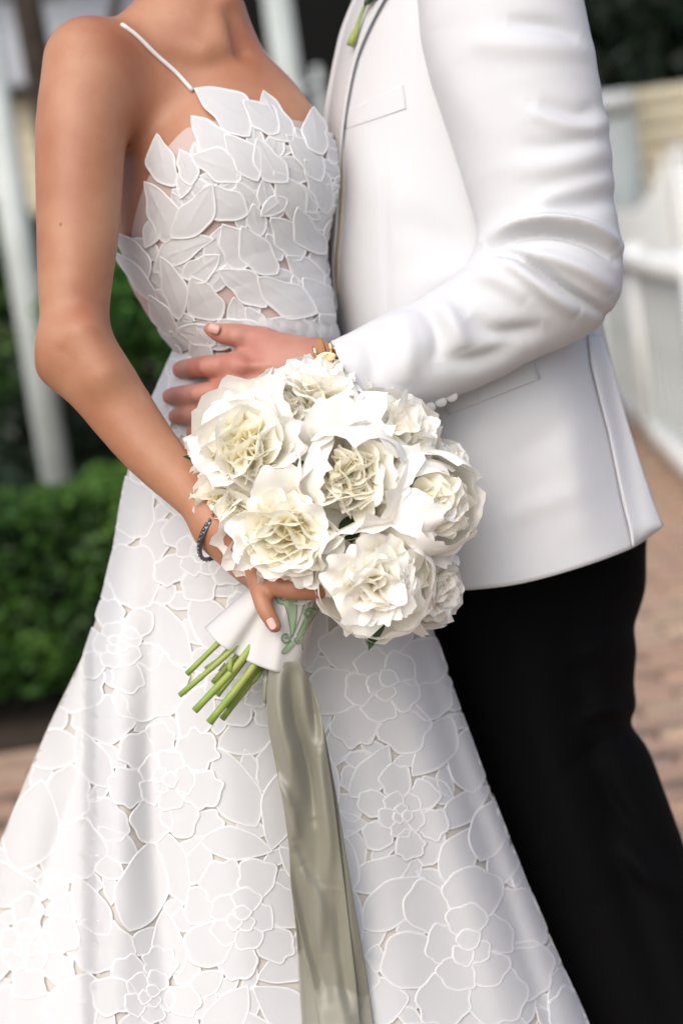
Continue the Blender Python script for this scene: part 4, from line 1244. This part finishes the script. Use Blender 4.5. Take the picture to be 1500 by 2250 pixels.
PF = grid_faces(11, 11); PF2 = grid_faces(12, 15)
def fan_petal(g, R, az, pol, ln, W, curl, ruf, jag, tint0, tint1, twist=0.0, b0=-.35, cup=.25, nu=15, nv=12):
    """petal growing from the heart outwards: narrow claw, broad crimped blade whose tip rolls over"""
    u = np.linspace(-1, 1, nu)[None, :]; v = np.linspace(0, 1, nv)[:, None]
    a = np.array([math.sin(pol) * math.cos(az), math.sin(pol) * math.sin(az), math.cos(pol)])
    n = np.array([math.cos(pol) * math.cos(az), math.cos(pol) * math.sin(az), -math.sin(pol)])
    s_ = np.cross(n, a)
    n, s_ = n * math.cos(twist) + s_ * math.sin(twist), s_ * math.cos(twist) - n * math.sin(twist)
    p = g.uniform(0, 6.28, 8); kf = g.uniform(1.8, 3.6)
    edge = 1 - .26 * np.abs(u) ** 2.6 + jag * (.7 * np.sin(u * 3.6 + p[0]) + .35 * np.sin(u * 7 + p[1])) + jag * .10 * g.normal(0, 1, nu)[None, :] - jag * 1.5 * np.exp(-((u - g.uniform(-.5, .5)) / .14) ** 2) * (g.random() < .6)
    vf = np.linspace(0, 1.25, 40); th = -.55 * np.sin(vf * 2.6) * (1 - .5 * min(curl, 1)) + curl * vf ** 2.2
    ds = np.gradient(vf); ca = np.cumsum(np.cos(th) * ds); cn = np.cumsum(np.sin(th) * ds)
    vv = np.clip(v * edge, 0, 1.25)
    A = np.interp(vv, vf, ca) * ln; Nn_ = np.interp(vv, vf, cn) * ln
    w = W * (.22 + .78 * np.sin(np.clip(v, 0, 1) ** .9 * math.pi * .58))
    rf = ruf * v ** 1.5 * (np.sin(kf * u + p[2] + 1.2 * v) + .45 * np.sin(kf * 2.2 * u + p[3]) + .08 * np.sin(kf * 4.7 * u + p[4]))
    Nn_ = Nn_ + rf - cup * W * u ** 2 * (1 - .8 * v)
    A = A + .4 * rf * np.sin(p[5])
    P = np.array([0, 0, b0 * R]) + A[..., None] * a + Nn_[..., None] * n + (u * w)[..., None] * s_
    return P.reshape(-1, 3), (tint0 + (tint1 - tint0) * v ** .5 + 0 * u).ravel()

nbig = [0]
def peony(label, px_, py_, z, rpx, face, kind, seed, nfrill=40, guards=9, ginner=9, tw=0.0):
    g = np.random.default_rng(seed)
    R = 1.13 * rpx * PX * (D0 - z) / D0
    C0 = Cz(px_, py_, z)
    n = np.array(face, float); n /= np.linalg.norm(n)
    ref = np.array([0, 1.0, 0]) if abs(n[1]) < .9 else np.array([1.0, 0, 0])
    e1 = np.cross(ref, n); e1 /= np.linalg.norm(e1); e2 = np.cross(n, e1)
    Rm = np.stack([e1, e2, n], 1)
    ctr = lambda P: toW(C0 + P @ Rm.T)
    # heart of the flower with a tuft of stamens
    mb = MB(); mb.add(*tube([(0, 0, -.95 * R), (0, 0, -.7 * R), (0, 0, -.35 * R), (0, 0, -.05 * R), (0, 0, .02 * R)], [.06 * R, .28 * R, .34 * R, .22 * R, .03 * R], 12))
    for i in range(26):
        a = g.uniform(0, 6.28); q = g.uniform(0, .22) * R
        b0 = np.array([math.cos(a) * q * .5, math.sin(a) * q * .5, -.1 * R]); b1 = b0 + np.array([math.cos(a) * q * .6, math.sin(a) * q * .6, g.uniform(.15, .36) * R])
        mb.add(*tube([b0, (b0 + b1) / 2, b1], [.012 * R, .010 * R, .022 * R], 5))
    V_ = ctr(np.concatenate(mb.v))
    pe = mk('peony', V_, np.concatenate(mb.f), M['stamen'], boq, origin=toW(C0))
    pe['label'] = label
    def add(P, T):
        nbig[0] += 1
        o = mk('petal', ctr(P), PF if len(P) == 121 else PF2, M['petal'], pe, attrs={'tint': T})
    a00 = g.uniform(0, 6.28)
    if kind == 'globe':
        for i in range(guards):
            lay = i % 3
            add(*petal_mesh(g, a00 + i * 2.4, g.uniform(.70, 1.0), 2.95, g.uniform(.55, 1.18), R * (.93 + .05 * lay), R * (.97 + .055 * lay), R * g.uniform(-.05, .14), R * .055, .08, R * .05, .12, .0))
        for i in range(ginner):
            add(*fan_petal(g, R, a00 + i * 2.4, g.uniform(.70, .98), R * g.uniform(1.08, 1.26), R * g.uniform(.45, .62), g.uniform(-.9, -.2), R * .06, .06, .5, .02, g.uniform(-.25, .25)))
        fr = [(.98 * math.sqrt((i + .5) / nfrill), .70, g.uniform(-.6, .35)) for i in range(nfrill)]
    elif kind == 'ball':
        for i in range(guards):
            lay = i % 3
            add(*petal_mesh(g, a00 + i * 2.4, g.uniform(.65, .95), 2.95, g.uniform(.75, 1.4), R * (.95 + .05 * lay), R * (1.0 + .06 * lay), R * g.uniform(.0, .20), R * .055, .08, R * .05, .12, .0))
        for i in range(ginner):
            add(*fan_petal(g, R, a00 + i * 2.4, g.uniform(.15, .9), R * g.uniform(1.15, 1.40), R * g.uniform(.36, .52), g.uniform(.4, 1.5), R * .09, .09, .5, .0, g.uniform(-.5, .5)))
        fr = [(1.05 * math.sqrt((i + .5) / nfrill), 1.0, g.uniform(.1, 1.2)) for i in range(nfrill)]
    else:                                       # open, spreading
        for i in range(guards):
            lay = i % 3
            add(*petal_mesh(g, a00 + i * 2.4, g.uniform(.42, .62), 2.7, g.uniform(1.25, 1.75), R * .75, R * g.uniform(1.0, 1.18), R * g.uniform(.0, .15), R * .07, .10, R * .06, .25, .0, flat=.75))
        for i in range(ginner):
            add(*fan_petal(g, R, a00 + i * 2.4, g.uniform(.75, 1.15), R * g.uniform(1.05, 1.30), R * g.uniform(.40, .55), g.uniform(-.2, .7), R * .10, .09, .45, .0, g.uniform(-.3, .3)))
        fr = [(1.0 * math.sqrt((i + .5) / nfrill), .66, g.uniform(-.4, .7)) for i in range(nfrill)]
    VV, FF, TT = [], [], []; k = 0
    for i, (pol, l0, curl) in enumerate(fr):
        e_ = pol / 1.05
        ln = (R * (l0 + (1.12 - l0) * e_) * g.uniform(.88, 1.12) + R * .12) * .84
        P, T = fan_petal(g, R, i * 2.39996 + a00, pol * g.uniform(.85, 1.15), ln, R * (g.uniform(.44, .70) if kind != 'ball' else g.uniform(.36, .58)), curl, R * .11, .06, min(1, .80 + .3 * (1 - e_)), (.05 + .45 * (1 - e_)) if kind != 'ball' else .05, g.uniform(-.45, .45), b0=-.12)
        VV.append(P); FF.append(PF2 + k); TT.append(T); k += len(P)
    o = mk('inner_petals', ctr(np.concatenate(VV)), np.concatenate(FF), M['petal'], pe, attrs={'tint': np.concatenate(TT)}); o['kind'] = 'stuff'
    return pe

peony('wide open peony with shaggy petals at the upper left', 550, 985, .110, 118, (-.22, .18, 1), 'open', 101, 30, 13, 12)
peony('peony at the top against the hand, seen from the side', 690, 890, .080, 97, (.22, .85, .55), 'ball', 102, 24, 10, 8)
peony('cup shaped peony facing out at the centre', 776, 1052, .140, 104, (.05, -.02, 1), 'globe', 103, 22, 12, 13)
peony('round peony behind the centre flower', 862, 962, .100, 92, (.60, .50, .55), 'ball', 104, 20, 10, 6)
peony('round peony turned to the right', 930, 1108, .125, 100, (.78, .10, .62), 'globe', 105, 24, 10, 9)
peony('loose peony with drooping petals at the lower left', 632, 1168, .130, 122, (-.05, -.25, 1), 'open', 106, 28, 12, 12)
peony('frilled peony at the bottom of the bouquet', 824, 1268, .140, 106, (.12, -.18, 1), 'ball', 107, 26, 10, 12)
peony('shaggy peony at the right edge', 975, 1045, .060, 62, (.9, .35, .2), 'ball', 108, 36, 8, 6)
peony('shaggy peony at the lower right edge', 930, 1290, .090, 74, (.75, -.35, .5), 'ball', 109, 34, 9, 7)
peony('peony with broad petals at the left edge', 512, 1100, .088, 92, (-.65, -.30, .7), 'open', 110, 30, 10, 8)
peony('small peony between the top flowers', 640, 905, .075, 78, (-.1, .6, .8), 'ball', 111, 30, 8, 6)
peony('peony half hidden under the centre flower', 720, 1190, .085, 88, (-.1, -.5, .8), 'globe', 112, 20, 8, 5)
peony('peony pressed between the centre and right flowers', 868, 1180, .085, 84, (.4, -.4, .8), 'globe', 113, 24, 8, 5)
peony('peony deep inside the bouquet', 745, 955, .070, 84, (0, .3, .9), 'ball', 114, 26, 6, 4)
peony('peony filling the gap beside the upper left flower', 655, 1010, .085, 80, (0, .1, 1), 'ball', 115, 16, 5, 0)
peony('peony filling the gap beside the right flower', 868, 1050, .085, 78, (.3, .1, .9), 'ball', 116, 16, 5, 0)
print('petals', nbig[0])
# one broad petal hanging below the loose flower
g = np.random.default_rng(5)
u = np.linspace(-1, 1, 11)[None, :]; v = np.linspace(0, 1, 11)[:, None]
X_ = 705 + 18 * v + u * (26 + 30 * np.sin(v * 2.6)) ; Y_ = 1205 + v * 108 - 18 * u ** 2 * v
P = Cz(X_, Y_, .118 + .020 * np.sin(v * 2.4) - .008 * u ** 2)
mk('petal', toW(P.reshape(-1, 3)), PF, M['petal'], boq, attrs={'tint': (.12 * (1 - v) + 0 * u).ravel()})

# dark leaves among the flowers
def bleaf(b, t, w, z0, z1, bend):
    o_ = leaf_outline(b, t, w, bend, n=22); c_ = o_.mean(0)
    b = np.array(b, float); t = np.array(t, float); L2 = ((t - b) @ (t - b))
    tt = ((o_ - b) @ (t - b)) / L2
    mid = np.linspace(0, 1, 12)[:, None] * (t - b) + b
    half = len(o_) // 2
    up = o_[:half + 1]; dn = np.vstack([o_[:1], o_[half + 1:][::-1], o_[half:half + 1]])
    rows = []
    for A_ in (up, (up + dn) / 2, dn):
        s_ = np.linspace(0, 1, len(A_)); zz_ = z0 + (z1 - z0) * s_ + (0 if A_ is not up and A_ is not dn else .002)
        rows.append(Cz(A_[:, 0], A_[:, 1], zz_))
    P = np.stack(rows, 1)
    o = mk('leaf', toW(P.reshape(-1, 3)), grid_faces(P.shape[0], 3), M['leaf'], boq); solidify(o, .0006)
bleaf((850, 1350), (810, 1430), 28, .125, .14, .12)
bleaf((694, 1002), (670, 1054), 44, .12, .148, .05)
bleaf((768, 1132), (772, 1194), 50, .125, .150, .05)
bleaf((440, 1010), (402, 1003), 12, .10, .105, .05)
bleaf((800, 985), (806, 940), 26, .08, .10, .05)

# stems below the wrap, each with its cut end
stems = [((585, 1330, .085), (500, 1395, .098), (411, 1481, .094), 8.5), ((590, 1340, .09), (505, 1432, .105), (395, 1528, .102), 8.5), ((600, 1350, .085), (540, 1420, .085), (468, 1500, .080), 9),
         ((600, 1340, .092), (535, 1445, .112), (428, 1562, .112), 11), ((615, 1350, .092), (560, 1460, .112), (460, 1588, .112), 11.5), ((620, 1350, .085), (570, 1470, .098), (488, 1580, .098), 9.5),
         ((630, 1350, .080), (580, 1460, .080), (515, 1530, .080), 12), ((650, 1350, .085), (655, 1450, .085), (652, 1500, .085), 8)]
stems += [((595, 1340, .080), (520, 1410, .088), (440, 1492, .086), 7.5), ((605, 1345, .082), (545, 1440, .092), (478, 1528, .090), 8), ((622, 1350, .088), (566, 1462, .105), (500, 1556, .104), 8), ((600, 1340, .078), (525, 1415, .078), (452, 1470, .076), 7)]
for i, (a, b, c_, r) in enumerate(stems):
    pp = spline([a, b, c_], 12); pp = Cz(pp[:, 0], pp[:, 1], pp[:, 2])
    v, f = tube(pp, np.full(12, r * .70 * PX) * (1 + .06 * np.sin(np.arange(12) * 2 + i)), 12)
    st = mk('stem', toW(v), f, M['stem'], boq)
    d_ = pp[-1] - pp[-2]; d_ /= np.linalg.norm(d_)
    v, f = tube([pp[-1] - d_ * .0008, pp[-1] + d_ * .0004], np.full(2, r * .64 * PX), 12); mk('cut_end', toW(v), f, M['cut'], st)
    if i in (3, 5):
        q = pp[7]; d_ = pp[7] - pp[6]; d_ /= np.linalg.norm(d_)
        s_ = np.array([-.6, .55, .3]) if i == 3 else np.array([.5, .3, .3])
        v, f = tube([q, q + s_ * .006 - d_ * .003, q + s_ * .011 - d_ * .010], [.0036, .0030, .0012], 8); mk('bud_scar', toW(v), f, M['stem'], st)
        v, f = tube([q + s_ * .004 - d_ * .004, q + s_ * .0062 - d_ * .005], [.0022, .0012], 8); mk('node', toW(v), f, M['stem_dark'], st)

# wrap: folded linen round the stems
uu = np.linspace(0, 1, 60); tt = np.linspace(0, 1, 34)
topc = spline([(548, 1292), (600, 1296), (660, 1304), (708, 1314)], 60)
botc = spline([(449, 1379), (481, 1415), (540, 1451), (600, 1475), (650, 1482), (670, 1468)], 60)
def wz(u, t):
    s = 2 * u - 1
    z = .086 + .040 * np.sqrt(np.clip(1 - np.abs(s) ** 2.2, 0, 1)) - .010 * t
    z = z - .012 * np.exp(-((u - .34) / .05) ** 2) * t + .004 * np.exp(-((u - .52 - .1 * t) / .06) ** 2)
    return z + .0025 * np.sin(u * 9 + t * 3) * t
U_, T_ = np.meshgrid(uu, tt)
side = np.array([0, 0]) 
WX = topc[None, :, 0] * (1 - T_) + botc[None, :, 0] * T_; WY = topc[None, :, 1] * (1 - T_) + botc[None, :, 1] * T_
WX = WX - 6 * np.sin(T_ * math.pi) * sstep(U_, .8, 1)
WZ = wz(U_, T_)
fr = Cz(WX, WY, WZ)
ub = np.linspace(1, 0, 26)[1:-1]; U2, T2 = np.meshgrid(ub, tt)
bx = np.interp(ub, uu, topc[:, 0])[None] * (1 - T2) + (668 - 190 * (1 - ub))[None] * T2; by = np.interp(ub, uu, topc[:, 1])[None] * (1 - T2) + (1465 - 60 * (1 - ub))[None] * T2
bk = Cz(bx, by, .086 - .03 * np.sqrt(np.clip(1 - (2 * U2 - 1) ** 2, 0, 1)) - .01 * T2)
P = np.concatenate([fr, bk], 1)
wrap = mk('wrap', toW(P.reshape(-1, 3)), grid_faces(34, P.shape[1], True)[:, ::-1], M['wrap'], boq); solidify(wrap, .0009)
wfx, wfy, wfz = WX.ravel(), WY.ravel(), WZ.ravel()
def wrap_z(x, y):
    x = np.atleast_1d(x); y = np.atleast_1d(y)
    d = (x[:, None] - wfx) ** 2 + (y[:, None] - wfy) ** 2
    k = np.argpartition(d, 4, axis=1)[:, :4]; w = 1 / (np.take_along_axis(d, k, 1) + .5)
    return (wfz[k] * w).sum(1) / w.sum(1)
mono = empty('monogram', toW(Cz(650, 1370, .13)), wrap)
mono['label'] = 'green embroidered monogram letter'
def thread(pts, r, m, n=30, name='embroidery_line'):
    s_ = spline(pts, n); v, f = tube(Cz(s_[:, 0], s_[:, 1], wrap_z(s_[:, 0], s_[:, 1]) + .0012), r, 6)
    return toW(v), f
def band_poly(left, right, m, name):
    a = spline(left, 26); b = spline(right, 26); mid = [a * (1 - k) + b * k for k in np.linspace(0, 1, 7)]
    G_ = np.stack(mid, 1); P = Cz(G_[..., 0], G_[..., 1], (wrap_z(G_[..., 0].ravel(), G_[..., 1].ravel()) + .0011).reshape(G_.shape[:2]) + .0004 * np.sin(np.linspace(0, math.pi, 7))[None])
    o = mk(name, toW(P.reshape(-1, 3)), grid_faces(26, 7), m, mono)
    return o
band_poly([(605, 1312), (611, 1324), (622, 1328), (630, 1343), (635, 1368), (638, 1392), (640, 1400)], [(612, 1308), (620, 1317), (636, 1316), (650, 1316), (651, 1345), (648, 1372), (641, 1400)], M['embroid'], 'letter_stroke')
band_poly([(695, 1316), (689, 1330), (678, 1350), (664, 1376), (652, 1398), (648, 1407)], [(712, 1316), (703, 1334), (690, 1354), (673, 1382), (659, 1402), (652, 1410)], M['embroid'], 'letter_stroke')
band_poly([(640, 1408), (632, 1416), (622, 1426), (619, 1432)], [(647, 1416), (641, 1422), (630, 1433), (622, 1436)], M['embroid'], 'letter_stroke')
mb = MB()
for pts, r in (([(605, 1310), (611, 1325), (624, 1329), (631, 1346), (636, 1372), (640, 1400)], .00055), ([(651, 1314), (651, 1345), (648, 1372), (641, 1400)], .00055), ([(612, 1310), (622, 1320), (636, 1316), (651, 1318)], .0006),
               ([(674, 1312), (664, 1340), (653, 1372), (642, 1398)], .00055), ([(684, 1314), (674, 1345), (662, 1374), (652, 1396)], .00055),
               ([(696, 1316), (680, 1348), (663, 1378), (648, 1407)], .00055), ([(712, 1316), (691, 1354), (672, 1384), (653, 1409)], .00055),
               ([(694, 1340), (684, 1337), (672, 1340), (668, 1348), (673, 1354), (682, 1351), (684, 1345), (678, 1343)], .0009),
               ([(638, 1398), (634, 1409), (625, 1412), (619, 1405), (622, 1395), (630, 1394), (631, 1401), (626, 1402)], .0009),
               ([(646, 1404), (650, 1413), (657, 1413), (659, 1407)], .0009), ([(640, 1408), (628, 1420), (619, 1432), (624, 1436), (634, 1430), (647, 1416)], .00055),
               ([(672, 1378), (668, 1394), (664, 1412), (665, 1428)], .0006)):
    mb.add(*thread(pts, r, None))
mb.build('letter_outline', M['embroid_dark'], mono)

# sage satin ribbon: two tails hanging plumb from the handle
def tail(name, L_, R_, zoff, strokes_, label, n=40):
    L_ = np.array(L_, float); R_ = np.array(R_, float)
    ty = np.linspace(L_[0, 0], L_[-1, 0], 200)
    xl_ = curve1([tuple(p) for p in L_])(ty); xr_ = curve1([tuple(p) for p in R_])(ty)
    U_ = np.linspace(0, 1, n)[None]; X_ = xl_[:, None] + (xr_ - xl_)[:, None] * U_; Y_ = np.broadcast_to(ty[:, None], X_.shape)
    gr = np.random.default_rng(int(abs(zoff) * 1e4) + 3)
    for _ in range(14):
        yy = gr.uniform(1500, 2240); xx = np.interp(yy, ty, xl_) + gr.uniform(.05, .95) * (np.interp(yy, ty, xr_) - np.interp(yy, ty, xl_)); a_ = gr.uniform(-.45, .45) + .14; ll = gr.uniform(40, 110)
        strokes_ = strokes_ + [([(xx - math.sin(a_) * ll, yy - math.cos(a_) * ll), (xx + gr.normal(0, 4), yy), (xx + math.sin(a_) * ll, yy + math.cos(a_) * ll)], gr.choice([-1, 1]) * gr.uniform(.4, 1.1), gr.uniform(8, 15))]
    plumb = .104 - .137 * (Y_ - 1480) * PX
    z = np.maximum(plumb, skirt_z(X_, Y_) + .008) + zoff
    z = z + 1.5 * strokes(X_, Y_, strokes_) + .003 * np.sin(U_ * 5 + Y_ / 130)
    z = np.maximum(z, skirt_z(X_, Y_) + .009 + zoff * .4)
    o = mk(name, toW(Cz(X_, Y_, z).reshape(-1, 3)), grid_faces(200, n)[:, ::-1], M['satin'], boq); solidify(o, .0005); o['label'] = label
tail('ribbon_tail', [(1455, 592), (1520, 586), (1590, 588), (1660, 601), (1760, 620), (1860, 634), (1960, 641), (2060, 662), (2150, 684), (2260, 705)],
     [(1455, 660), (1520, 690), (1590, 708), (1660, 719), (1760, 734), (1860, 746), (1960, 758), (2060, 770), (2150, 781), (2260, 792)], .010,
     [([(640, 1460), (645, 1560), (680, 1700), (690, 1800)], -8, 15), ([(615, 1460), (612, 1560), (640, 1680), (650, 1780)], 7, 20), ([(600, 1700), (640, 1780), (650, 1850)], 7, 14), ([(700, 1560), (705, 1700), (722, 1850), (716, 1950)], 7, 16),
      ([(660, 1900), (700, 1990), (700, 2100)], 6, 16), ([(640, 1880), (670, 2020), (720, 2200)], -5, 14), ([(676, 1470), (690, 1560), (700, 1640)], -6, 10), ([(740, 1950), (750, 2100), (770, 2240)], -5, 14)],
     'front tail of the sage satin ribbon')
tail('ribbon_tail', [(1462, 598), (1560, 606), (1700, 625), (1850, 638), (1960, 642), (2060, 652), (2150, 657), (2260, 664)],
     [(1462, 664), (1560, 700), (1700, 730), (1800, 748), (1900, 764), (2000, 781), (2120, 802), (2260, 822)], -.002,
     [([(740, 1780), (760, 1950), (790, 2200)], 6, 16), ([(650, 1950), (662, 2100), (676, 2250)], -5, 14)], 'rear tail of the sage satin ribbon')
v, f = tube(Cz(*np.array([(587, 1470, .104), (584, 1500, .106), (582, 1535, .105), (582, 1546, .105)]).T), [.0028, .0032, .0026, .0012], 8); mk('ribbon_end', toW(v), f, M['satin'], boq)
